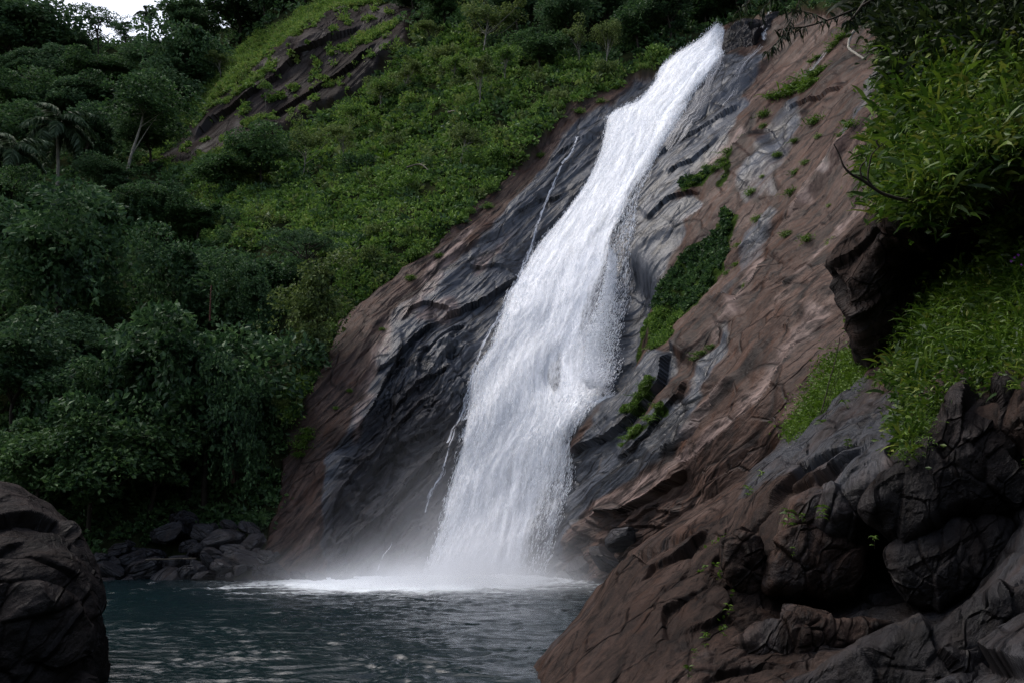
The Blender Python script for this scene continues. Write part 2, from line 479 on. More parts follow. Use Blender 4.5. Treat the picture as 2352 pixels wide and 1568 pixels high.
MOSSES = [[(1692, 478), (1672, 530), (1650, 620), (1600, 700), (1545, 745), (1500, 745), (1486, 690), (1540, 612), (1585, 565), (1640, 525), (1655, 480)],
          [(1480, 705), (1498, 690), (1512, 740), (1560, 765), (1530, 805), (1482, 800), (1470, 770)], [(1425, 780), (1440, 745), (1470, 712), (1480, 722), (1452, 775), (1432, 800)],
          [(1705, 345), (1664, 440), (1645, 440), (1690, 345)], [(1560, 430), (1620, 380), (1650, 390), (1600, 425), (1565, 450)], [(1440, 960), (1500, 905), (1530, 890), (1520, 920), (1460, 970)], [(1440, 1020), (1500, 985), (1540, 930), (1545, 945), (1490, 1010), (1450, 1030)]]
# polylines of ledges: the upper-left side stands proud, the lower-right side drops away
LEDGES = [([(1010, 748), (1080, 715), (1110, 697), (1160, 660), (1200, 632)], .8, 55), ([(915, 757), (945, 725), (970, 714), (1000, 716), (1040, 732)], .45, 30),
          ([(1070, 610), (1100, 613), (1165, 621)], .35, 30), ([(775, 1035), (820, 985), (850, 935), (905, 855), (950, 800), (1010, 748)], .8, 60),
          ([(860, 862), (900, 852), (935, 838)], .5, 40), ([(1300, 1047), (1340, 1032), (1410, 1005), (1490, 935), (1545, 870), (1570, 815)], .75, 95),
          ([(1415, 1060), (1450, 1050), (1500, 1005), (1560, 920), (1600, 870)], .35, 45),
          ([(1755, 300), (1700, 352), (1655, 415), (1625, 480), (1570, 520), (1470, 585), (1422, 645)], 1.3, 85),
          ([(1700, 690), (1650, 712), (1595, 775), (1560, 815)], .8, 50), ([(1770, 590), (1735, 650), (1700, 720), (1650, 790)], .6, 35),
          ([(1500, 340), (1560, 312), (1640, 275), (1700, 245)], .5, 40), ([(1900, 700), (1850, 790), (1790, 880), (1700, 970), (1600, 1040), (1540, 1085)], .55, 50),
          ([(1345, 1187), (1420, 1176), (1470, 1165), (1520, 1130), (1580, 1075)], 1.0, 60), ([(1850, 760), (1800, 840), (1770, 880)], .35, 25),
          ([(1810, 260), (1870, 225), (1940, 200)], .4, 30), ([(1690, 350), (1660, 400)], .4, 30),
          ([(800, 1250), (870, 1200), (940, 1120), (1030, 1010)], .6, 40), ([(760, 1190), (800, 1120), (900, 1010), (1000, 920)], .5, 35),
          ([(1985, 470), (1900, 560), (1830, 640), (1770, 720)], .4, 30), ([(1900, 640), (1850, 720), (1800, 760)], .35, 26), ([(1960, 330), (1880, 420), (1800, 520), (1750, 590)], .45, 30),
          ([(1840, 390), (1780, 450), (1730, 520)], .35, 26), ([(1700, 860), (1640, 930), (1590, 1000), (1500, 1060)], .5, 36), ([(1860, 880), (1780, 990), (1680, 1080), (1600, 1130)], .5, 40), ([(1640, 560), (1600, 610)], .3, 20),
          ([(960, 830), (1010, 790), (1070, 770)], .4, 30), ([(900, 960), (960, 900), (1040, 850)], .45, 34), ([(860, 1100), (930, 1030), (1010, 980)], .45, 34), ([(1180, 500), (1230, 450), (1290, 420)], .35, 26), ([(1250, 360), (1330, 320), (1380, 300)], .35, 24),
          ([(1530, 400), (1590, 370), (1660, 310)], .4, 26), ([(1480, 500), (1530, 460), (1600, 430)], .45, 30),
          ([(600, 300), (690, 245), (800, 200), (880, 120)], 1.0, 40), ([(430, 330), (520, 260), (600, 215), (700, 120), (850, 60)], 1.2, 40)]
RIDGE = [(-700, -60), (-100, 20), (0, 60), (90, 98), (180, 92), (300, 98), (400, 88), (470, 72), (560, 45), (640, -10), (720, -120), (800, -300), (3000, -300)]

STEP = 3.0
gx = np.arange(-520, 2640, STEP); gy = np.concatenate([np.arange(-260, 1345, STEP), np.arange(1345, 1441, 8)])
GX, GY = np.meshgrid(gx, gy)
HD = HILL(GX, GY)
HP = at(GX, GY, HD)
# slab basis in the world: along the bedding, across it, outwards
_a, _b, _c = [at(*q, HILL(*q)) for q in ((1000, 1000), (1400, 571), (1750, 1000))]
E_S = unit(_b - _a); E_N = unit(np.cross(_c - _a, E_S)); E_N = -E_N if E_N[1] > 0 else E_N
E_T = np.cross(E_S, E_N)
if np.dot(E_T, _c - _a) < 0: E_T = -E_T
_w = 60 * fbm(np.stack([GX / 420, GY / 420, GX * 0 + 3], -1), 2)      # the bedding swings a little across the slab
BED = np.stack([(.72 * GX - .69 * GY) * .024, (.69 * GX + .72 * (GY + _w)) * .024, HD * .15], -1)
wx = GX + 26 * fbm(np.stack([GX / 55, GY / 55, GX * 0 + 1], -1), 5, .6); wy = GY + 26 * fbm(np.stack([GX / 55, GY / 55, GX * 0 + 9], -1), 5, .6)
M_SLAB = blur(inpoly(wx, wy, SLAB).astype(float), 2)
M_DARK = blur(inpoly(wx, wy, DARKCLIFF).astype(float), 2)
M_ROCK = np.maximum(M_SLAB, M_DARK)
M_WET = np.zeros_like(GX)
for k_, p in enumerate(WETS): M_WET = np.maximum(M_WET, inpoly(wx, wy, p) * (.72 if k_ in (3, 4, 5) else 1.0))
M_WET = blur(M_WET, 8) * .9
M_WET = np.maximum(M_WET, .5 * M_DARK); M_DARKA = np.clip(M_DARK * (1.05 + .5 * fbm(np.stack([GX / 40, GY / 18, GX * 0 + 6], -1), 3)), 0, 1)
M_PALE = np.zeros_like(GX)
for p in PALES: M_PALE = np.maximum(M_PALE, inpoly(wx, wy, p))
M_PALE = np.clip(blur(M_PALE, 4) * 1.3, 0, 1)
M_MOSS = np.zeros_like(GX)
for p in MOSSES: M_MOSS = np.maximum(M_MOSS, inpoly(wx, wy, p))
M_MOSS = blur(M_MOSS, 5)
# relief
s, t, n = BED[..., 0], BED[..., 1], BED[..., 2]
def bn(fs, ft, k): return perlin(np.stack([s * fs, t * ft, n * .3 + 11.7 * k], -1))
disp = np.zeros_like(GX)
disp += .8 * bn(.06, .10, 1) + .35 * bn(.14, .3, 2)
def terr(v):
    i = np.floor(v); return i + sstep(.72, 1.0, v - i)
def fb(fs, ft, k, o=3): return fbm(np.stack([s * fs, t * ft, n * .3 + 7.3 * k], -1), o)
disp +=   .20 * terr(4 * fb(.035, .22, 31)) + .08 * terr(5 * fb(.08, .7, 32)) + .03 * terr(5 * fb(.24, 2.2, 33))
amp = .40 + .35 * sstep(-.2, .4, bn(.12, .2, 3))
rough_zone = blur(inpoly(GX, GY, [(780, 1050), (900, 850), (1080, 760), (1080, 1000), (1000, 1330), (740, 1330)]).astype(float), 12)
rough_zone = np.maximum(rough_zone, blur(inpoly(GX, GY, [(1270, 1340), (1300, 1200), (1370, 1180), (1560, 1130), (1560, 1340)]).astype(float), 8))
amp = amp * (1 + .8 * rough_zone) * (1 + 1.0 * sstep(1480, 1650, GX))
q1 = t / 3.4 + .9 * bn(.03, .10, 4) + .10 * bn(.2, .4, 5)
q2 = t / 1.25 + 1.1 * bn(.05, .2, 6) + .10 * bn(.35, .7, 7)
q3 = t / .5 + 1.3 * bn(.09, .35, 8) + .12 * bn(.6, 1.2, 9)
disp += amp * (.26 * saw(q1, .10) * sstep(-.25, .35, bn(.05, .3, 10)) + .12 * saw(q2, .14) * sstep(-.2, .3, bn(.07, .5, 12)) + .05 * saw(q3, .2) * sstep(-.25, .25, bn(.12, .8, 13)))
q4 = (t * .75 + s * .66) / 1.7 + 1.2 * bn(.25, .3, 14)
q5 = (t * .5 - s * .86) / 1.3 + 1.3 * bn(.3, .35, 17)
disp += rough_zone * (.30 * saw(q4, .15) * sstep(-.2, .3, bn(.4, .6, 18)) + .25 * saw(q5, .15) * sstep(-.2, .3, bn(.5, .5, 19)))
disp += .02 * bn(1.4, 5, 15) + .10 * rough_zone * (np.round(2.5 * bn(.8, 1.2, 16)) / 2)
_m = rough_zone > .05; _pts = np.stack([s[_m] * .28, t[_m], n[_m]], -1)
_sd = np.random.default_rng(3); _se = _pts[_sd.integers(0, len(_pts), 300)]; _gr = _sd.normal(size=(300, 3)) * .2
_best = np.full(len(_pts), 1e9); _sec = np.full(len(_pts), 1e9); _id = np.zeros(len(_pts), int)
for _k in range(300):
    _d = ((_pts - _se[_k]) ** 2).sum(1); _c = _d < _best
    _sec = np.where(_c, _best, np.minimum(_sec, _d)); _best = np.where(_c, _d, _best); _id = np.where(_c, _k, _id)
disp[_m] += rough_zone[_m] * (((_pts - _se[_id]) * _gr[_id]).sum(1) - .05 * np.exp(-((np.sqrt(_sec) - np.sqrt(_best)) / .10) ** 2))
disp *= np.clip(HD / 52, .55, 1.6)
for line, h, w in LEDGES:
    w2 = w
    d, sd_, al = polydist(GX + 14 * bn(.35, .5, 20) + 5 * bn(1.2, 1.2, 22), GY + 14 * bn(.35, .5, 21), line)
    end = sstep(0, .12, al) * sstep(1, .88, al)
    h = h * .55
    disp += h * np.where(sd_ * np.sign(1) > 0, np.exp(-d / w2), -.2 * np.exp(-d / (w2 * .35))) * (end * .9 + .1 * (end > 0)) * np.where(d < w2 * 4, 1, 0)
# the undercut behind the right edge of the fall
d, sd_, al = polydist(GX, GY, [(1440, 640), (1425, 720), (1420, 800), (1400, 860)])
disp -= 1.4 * np.exp(-(d / 45) ** 2)
veg_rel = .9 * perlin(HP * .16) + .5 * perlin(HP * .4)
disp = disp * M_ROCK + veg_rel * (1 - M_ROCK)
NRM0 = grid_normals(HP)
if np.median(NRM0[..., 1]) > 0: NRM0 = -NRM0
NS = np.stack([blur(NRM0[..., k], 20) for k in range(3)], -1); NS = unit(NS)
HP2 = HP + NS * disp[..., None]
M_DARKA = np.maximum(M_DARKA, .62 * blur(inpoly(wx, wy, [(745, 1400), (740, 1170), (800, 1050), (880, 930), (960, 860), (1060, 960), (1050, 1080), (990, 1250), (980, 1400)]).astype(float), 25))
keep = GY > np.interp(GX, [p[0] for p in RIDGE], [p[1] for p in RIDGE])
soil = np.clip(1 - M_ROCK, 0, 1)
hf = grid_faces(*GX.shape, mask=keep)
hv, hf, hat = compact(HP2.reshape(-1, 3), hf, {'dark': M_DARKA.ravel(), 'bed': BED.reshape(-1, 3), 'wet': M_WET.ravel(), 'soil': soil.ravel(), 'moss': M_MOSS.ravel(), 'pale': M_PALE.ravel()})
ROCK = rock_material('foliated_rock')
hill = link('hillside', make_mesh('hillside', hv, hf, ROCK, False, hat))
tag(hill, 'steep gorge side with the bare grey and red-brown rock slab the fall runs down', 'hillside', kind='structure')
NH = grid_normals(HP2)
if np.median(NH[..., 1]) > 0: NH = -NH

def _cell(px, py):
    px = np.asarray(px, float); py = np.asarray(py, float)
    j = np.clip((px - gx[0]) / STEP, 0, len(gx) - 1.001)
    i = np.clip(np.interp(py, gy, np.arange(len(gy))), 0, len(gy) - 1.001)
    return i, j
def samp(A, px, py):
    i, j = _cell(px, py); i0 = i.astype(int); j0 = j.astype(int); fi = i - i0; fj = j - j0
    if A.ndim == 3: fi = fi[..., None]; fj = fj[..., None]
    return A[i0, j0] * (1 - fi) * (1 - fj) + A[i0 + 1, j0] * fi * (1 - fj) + A[i0, j0 + 1] * (1 - fi) * fj + A[i0 + 1, j0 + 1] * fi * fj
def onhill(px, py): return samp(HP2, px, py)
HP_M = np.stack([blur(HP2[..., k], 4) for k in range(3)], -1)
HP_S = np.stack([blur(HP2[..., k], 60) for k in range(3)], -1)

# ground far below everything, reaching the horizon
gt = NT('dark_earth')
gt.bsdf(gt.ramp(gt.noise(gt.pos(), .5, 5), [(.3, (.02, .02, .012)), (.7, (.05, .045, .03))]), .9, .1)
g = 900
ground = link('ground', make_mesh('ground', [(-g, -g, -3.2), (g, -g, -3.2), (g, g, -3.2), (-g, g, -3.2)], np.array([[0, 1, 2, 3]]), gt.m))
tag(ground, 'dark earth of the valley floor under the pool', 'ground', kind='structure')

# ------------------------------------------------------------------ the plunge pool
wpy = np.concatenate([np.linspace(1305, 1420, 110), np.linspace(1421, 1600, 190), np.linspace(1603, 2600, 60)])
wpx = np.linspace(-400, 2500, 760)
WX, WY = np.meshgrid(wpx, wpy)
WP = at(WX, WY, np.minimum(water_depth(WY), 60))
WP[..., 2] = 0
fall_c = at(1110, 1330, water_depth(1330.))
dist_fall = np.hypot(WP[..., 0] - fall_c[0], (WP[..., 1] - fall_c[1]) * 1.3)
x, y = WP[..., 0], WP[..., 1]
_wx = .8 * perlin(np.stack([x * .5, y * .5, x * 0], -1)); _wy = .6 * perlin(np.stack([x * .6, y * .6, x * 0 + 8], -1)); x0_, y0_ = x, y
x, y = x + _wx, y + _wy
def wn2(fx, fy, k, oc=1): return perlin(np.stack([x * fx + .25 * y * fx, y * fy - .12 * x * fy, 0 * x + 3.7 * k], -1))
rip = .045 * (1 - 2 * np.abs(wn2(.42, .85, 1))) + .05 * (1 - 2 * np.abs(wn2(.9, 1.9, 2))) + .034 * (1 - 2 * np.abs(wn2(1.9, 3.6, 3))) + .04 * wn2(.2, .4, 4) + .016 * wn2(4.0, 7, 5)
rip = rip * (.75 + .7 * perlin(np.stack([x0_ * .16, y0_ * .22, x * 0 + 5], -1)))
x, y = x0_, y0_
WP[..., 2] = rip * (.72 + .6 * np.exp(-dist_fall / 10) + .2 * sstep(40, 18, y)) + .22 * np.exp(-(dist_fall / 3.5) ** 2)
foam = np.exp(-np.maximum(0, np.hypot((x - fall_c[0] + 3.0) / 7.5, (y - fall_c[1] + 2.6) / 6.0) - .45) * 1.6)
wt = NT('pool_water')
fo = wt.attr('foam')
n1 = wt.noise(wt.vmul(wt.pos(), (.6, 1.3, 1)), 1.0, 8, .72, 1.2)
n2 = wt.noise(wt.vmul(wt.pos(), (1.2, 3.2, 1)), 1.0, 8, .7, 1.0)
fm = wt.ramp(wt.math('ADD', wt.math('MULTIPLY', fo, .62), wt.math('MULTIPLY', n1, .95)), [(.70, 0.0), (.95, 1.0)])
caps = wt.ramp(wt.math('ADD', n2, wt.math('MULTIPLY', wt.attr('crest'), 1.1)), [(.86, 0.0), (1.02, .6)])
fm = wt.math('MAXIMUM', fm, caps)
wc = wt.mix(fm, (.004, .011, .0135), (.66, .70, .73))
bh = wt.math('ADD', wt.noise(wt.vmul(wt.pos(), (1.8, 4.2, 1)), 1.0, 6, .65, .5), wt.math('MULTIPLY', wt.noise(wt.vmul(wt.pos(), (6, 12, 1)), 1.0, 3, .6), .25))
wt.bsdf(wc, wt.math('ADD', .10, wt.math('MULTIPLY', fm, .6)), .32, wt.bump(bh, .05, .6), IOR=1.33)
pool = link('pool_water', make_mesh('pool_water', WP, grid_faces(*WX.shape), wt.m, True, {'foam': foam.ravel(), 'crest': np.clip(rip * 1.6 * sstep(46, 20, y), -1, 1).ravel()}))
tag(pool, 'choppy dark teal plunge pool with white foam below the fall', 'water', kind='structure')

# ------------------------------------------------------------------ the waterfall
FL = [(1640, 92), (1575, 132), (1519, 165), (1508, 195), (1459, 240), (1404, 259), (1395, 285), (1380, 337), (1346, 405), (1298, 472), (1234, 551), (1193, 640), (1168, 690), (1152, 760), (1136, 809), (1099, 857), (1086, 900), (1078, 960), (1072, 1010), (1062, 1055), (1039, 1122), (1024, 1190), (1006, 1261), (980, 1335)]
FR = [(1668, 88), (1663, 130), (1658, 165), (1625, 200), (1590, 235), (1569, 262), (1550, 290), (1523, 322), (1493, 367), (1459, 469), (1448, 525), (1430, 590), (1418, 640), (1405, 690), (1392, 735), (1378, 790), (1368, 850), (1375, 905), (1368, 930), (1339, 974), (1309, 1020), (1299, 1090), (1283, 1175), (1240, 1335)]
NV = 420; NU = 110
FLs = smooth_path(FL, NV); FRs = smooth_path(FR, NV)
def fall_sheet(off, l_in=0.0, r_in=0.0, seed=0, rough=.16, nu=NU):
    u = np.linspace(0, 1, nu)[None, :]
    uu = l_in + u * (1 - l_in - r_in)
    px = FLs[:, :1] * (1 - uu) + FRs[:, :1] * uu
    py = FLs[:, 1:] * (1 - uu) + FRs[:, 1:] * uu
    P = samp(HP_S, px, py)
    n_ = samp(NS, px, py)
    v = np.linspace(0, 1, NV)[:, None] * np.ones_like(u)
    bulge = off * (1 - (2 * u - 1) ** 2) ** .5 + .12
    # flow coordinates in metres
    flow = np.cumsum(np.concatenate([[0], np.linalg.norm(np.diff(P[:, nu // 2], axis=0), axis=1)]))[:, None] * np.ones_like(u)
    wid = (uu - .5) * np.linalg.norm(P[:, -1] - P[:, 0], axis=1)[:, None]
    q = np.stack([wid, flow, 0 * wid + seed], -1)
    d_ = rough * 1.6 * perlin(q * [.55, .22, 1]) + rough * perlin(q * [1.5, .6, 1] + 5) + rough * .6 * perlin(q * [3.4, 1.3, 1] + 9)
    P = P + n_ * (bulge + d_ * (1 - (2 * u - 1) ** 6))[..., None]
    uvw = np.stack([wid, -flow], -1)
    return P, np.broadcast_to(np.minimum(u, 1 - u) * np.linalg.norm(P[:, -1] - P[:, 0], axis=1)[:, None], u.shape[:0] + (NV, nu)), uvw, u * np.ones((NV, 1)), v

def water_white(name, base, edge, streak_cut, tint=(.79, .81, .85)):
    t_ = NT(name)
    uvn = t_.n('ShaderNodeUVMap').outputs[0]
    a1 = t_.noise(t_.vmul(uvn, (2.2, .20, 1)), 1.0, 8, .66, .4)
    a2 = t_.noise(t_.vmul(uvn, (6.5, 1.0, 1)), 1.0, 8, .75, .5)
    a3 = t_.noise(t_.vmul(uvn, (18, 4, 1)), 1.0, 4, .7, .3)
    mixn = t_.math('ADD', t_.math('MULTIPLY', a1, .45), t_.math('ADD', t_.math('MULTIPLY', a2, .35), t_.math('MULTIPLY', a3, .2)))
    e = t_.math('MULTIPLY', t_.attr('edge'), edge)
    e = t_.math('MINIMUM', e, base)
    k = t_.math('ADD', mixn, t_.math('SUBTRACT', e, t_.math('MULTIPLY', t_.attr('thin'), streak_cut)))
    al = t_.ramp(k, [(.44, 0.0), (.68, 1.0)])
    h = t_.math('ADD', t_.math('MULTIPLY', a2, .6), t_.math('MULTIPLY', a3, .4))
    t_.bsdf(tint, .55, .3, t_.bump(h, .07, .8), al)
    return t_.m
fall_root = empty('waterfall', fall_c, 'tall white waterfall sliding down the rock slab into the pool', 'waterfall', kind='structure')
for k, (off, li, ri, rg, base, edge, cut) in enumerate([(.35, -.025, -.02, .03, .36, .24, .36), (.6, -.02, .0, .05, .15, .16, .34), (.85, .0, .12, .07, .05, .12, .28)]):
    P, edge_m, uvw, u_, v_ = fall_sheet(off, li, ri, 31 * k, rg)
    py = FLs[:, 1][:, None] * np.ones_like(u_)
    thin = np.exp(-((u_ - .80) / .10) ** 2) * sstep(470, 560, py) * sstep(900, 830, py) * .6
    thin += np.exp(-((u_ - .50) / .09) ** 2) * sstep(560, 640, py) * sstep(900, 780, py) * .45
    thin += np.exp(-((u_ - .68) / .045) ** 2 - ((py - 905) / 30) ** 2) * 3.2
    thin += np.exp(-((u_ - .82) / .16) ** 2) * sstep(1120, 1250, py) * .6
    thin += .6 * np.exp(-((u_ - .92) / .10) ** 2) * sstep(900, 700, py) * sstep(380, 500, py)
    me = make_mesh('falling_water', P, grid_faces(NV, NU), water_white('white_water_%s' % 'abc'[k], base, edge, cut), True,
                   {'edge': edge_m.ravel(), 'thin': thin.ravel()}, uvw.reshape(-1, 2))
    o = link('falling_water', me, fall_root); o.matrix_parent_inverse = fall_root.matrix_world.inverted(); o.location = -Vector(fall_c)
# droplets and threads of falling water: thousands of slivers flying along the flow
def shards(name, px, py, off, length, width, mat, parent, rng, jit=.25):
    P = samp(HP_S, px, py); n_ = samp(NS, px, py)
    P2 = samp(HP_S, px - 3.0, py + 6.0)
    d = unit(unit(P2 - P) + np.array([0, 0, -.35]) + rng.normal(0, jit * .5, P.shape))
    P = P + n_ * off[:, None]
    sx = unit(np.cross(d, rng.normal(size=P.shape))); sy = np.cross(d, sx)
    L = length[:, None]; W = width[:, None]
    V = np.stack([P + d * L * .5, P + sx * W - d * L * .3, P - sx * W * .5 + sy * W * .87 - d * L * .3, P - sx * W * .5 - sy * W * .87 - d * L * .3, ], 1)
    b = np.arange(len(P))[:, None] * 4
    T = np.concatenate([b + [0, 1, 2], b + [0, 2, 3], b + [0, 3, 1], b + [1, 3, 2]])
    return link(name, make_mesh(name, V.reshape(-1, 3), T, mat), parent)
rng = np.random.default_rng(5)
sm = NT('spray_white'); sm.bsdf((.82, .84, .88), .5, .1)
N = 38000
vi = rng.random(N) ** .9 * (NV - 1)
sprd = .02 + .05 * rng.random(N) ** 2
l = FLs[vi.astype(int)]; r = FRs[vi.astype(int)]
u = np.clip(np.where(rng.random(N) < .25, rng.random(N), np.where(rng.random(N) < .6, rng.beta(1, 9, N) - sprd, 1 + sprd - rng.beta(1, 9, N))), -.08, 1.08)
px = l[:, 0] * (1 - u) + r[:, 0] * u; py = l[:, 1] * (1 - u) + r[:, 1] * u
keep_ = py < 1325
px, py, u = px[keep_], py[keep_], u[keep_]
off = (.35 + .9 * rng.random(len(px))) * (1 - (2 * np.clip(u, 0, 1) - 1) ** 2) ** .5 + .2 * rng.random(len(px))
o = shards('falling_drops', px, py, off, .12 + .40 * rng.random(len(px)) ** 2, .007 + .011 * rng.random(len(px)), sm.m, fall_root, rng)
o.location = -Vector(fall_c); o['kind'] = 'stuff'
# the thin curtain of drops right of the fall, in front of the undercut
N = 17000
py = 600 + 310 * rng.random(N) ** .8
xl = np.interp(py, FRs[:, 1], FRs[:, 0]); xr = np.interp(py, [600, 640, 720, 800, 870, 910], [1424, 1418, 1420, 1424, 1428, 1432])
w_ = rng.beta(.7, 2.4, N)
px = xl - 6 + (xr - xl + 10) * w_
o = shards('drop_curtain', px, py, .9 + 1.0 * rng.random(N), .05 + .20 * rng.random(N) ** 2, .008 + .010 * rng.random(N), sm.m, fall_root, rng)
o.location = -Vector(fall_c); o['kind'] = 'stuff'

# side streams running down the bare rock: each its own sheet of broken water
def stream(name, line, width, label, mat, off=.06, n=160, nu=7, wob=.1):
    c = smooth_path(line, n)
    w = np.interp(np.linspace(0, 1, n), np.linspace(0, 1, len(width)), width)
    tn = unit(np.gradient(c, axis=0)); nrm = np.stack([-tn[:, 1], tn[:, 0]], 1)
    k = np.arange(n)
    c = c + nrm * (wob * w * np.array([perlin(np.stack([k / 9., k * 0 + sum(map(ord, label)) % 91, k * 0.], -1))])[0])[:, None]
    u = np.linspace(-.5, .5, nu)
    px = c[:, :1] + nrm[:, :1] * w[:, None] * u; py = c[:, 1:] + nrm[:, 1:] * w[:, None] * u
    P = samp(HP_M, px, py); P = P + samp(NS, px, py) * off
    P += samp(NS, px, py) * (.35 * (.25 - u ** 2) * (w[:, None] / 60))[..., None]
    d = np.cumsum(np.concatenate([[0], np.linalg.norm(np.diff(P[:, nu // 2], axis=0), axis=1)]))
    wm = np.linalg.norm(P[:, -1] - P[:, 0], axis=1)
    uvw = np.stack([u[None] * wm[:, None], -np.repeat(d[:, None], nu, 1)], -1)
    edge = (0.5 - np.abs(u))[None] * np.ones((n, 1))
    me = make_mesh(name, P, grid_faces(n, nu), mat, True, {'edge': edge.ravel()}, uvw.reshape(-1, 2))
    o = link(name, me)
    return tag(o, label, 'stream', kind='structure')
def thin_water(name, cover, edge=.6, tint=(.72, .74, .80), scale=(5, .8, 1), rough=.45):
    t_ = NT(name)
    uvn = t_.n('ShaderNodeUVMap').outputs[0]
    a = t_.noise(t_.vmul(uvn, scale), 1.0, 8, .72, .6)
    al = t_.ramp(t_.math('ADD', a, t_.math('ADD', cover, t_.math('MULTIPLY', t_.attr('edge'), edge))), [(.60, 0.0), (.78, 1.0)])
    t_.bsdf(tint, rough, .12, t_.bump(a, .05, 1), al)
    return t_.m
TW = thin_water('thin_white_water', -.155, .75, (.62, .64, .70), (9, 1.0, 1))
TF = thin_water('film_water', -.07, .55, (.13, .135, .155), (3.0, .16, 1), .35)
stream('water_trickle', [(1326, 308), (1312, 345), (1290, 372)], [22, 14, 16], 'broken white trickle high on the grey rock left of the upper fall', TW)
stream('water_trickle', [(1290, 375), (1268, 420), (1245, 470), (1220, 545), (1196, 610), (1180, 670)], [12, 18, 14, 20, 30, 16], 'long thin white trickle down the middle of the grey rock left of the fall', TW)
stream('water_trickle', [(1178, 660), (1150, 720), (1120, 780), (1095, 840), (1075, 900), (1050, 960), (1030, 1020)], [14, 18, 20, 18, 22, 20, 30], 'white trickle running close beside the left edge of the fall halfway down', TW)
stream('water_trickle', [(1046, 990), (1034, 1040), (1018, 1085), (990, 1120), (974, 1165)], [14, 18, 22, 20, 16], 'forked white trickle over black rock low beside the fall', TW)
stream('water_trickle', [(901, 1246), (890, 1270), (880, 1290), (870, 1318)], [8, 16, 18, 12], 'short white spout at the foot of the black rock above the pool', TW, .5)
stream('water_film', [(1668, 150), (1640, 205), (1605, 262), (1565, 300), (1530, 340)], [34, 58, 76, 72, 30], 'grey shining film of water beside the right edge of the upper fall', TF, .16, 160, 25, .05)
stream('water_film', [(1752, 108), (1722, 150), (1690, 205), (1662, 248)], [12, 34, 36, 30], 'pale sheet of water on brown rock below the little upper cascade', TF, .14, 160, 13, .05)
stream('water_film', [(1890, 112), (1868, 150), (1830, 195), (1790, 225)], [16, 24, 20, 8], 'thin wet streak above the big bright green moss patch', TF, .12)
stream('cascade', [(1772, 28), (1768, 50), (1763, 72), (1757, 96)], [16, 24, 24, 18], 'small white cascade dropping over dark rock at the top of the slab', TW, .15)
stream('water_trickle', [(1978, 545), (1962, 600), (1950, 635)], [12, 18, 14], 'faint trickle on the brown rock near the dark overhang', TF, .12)

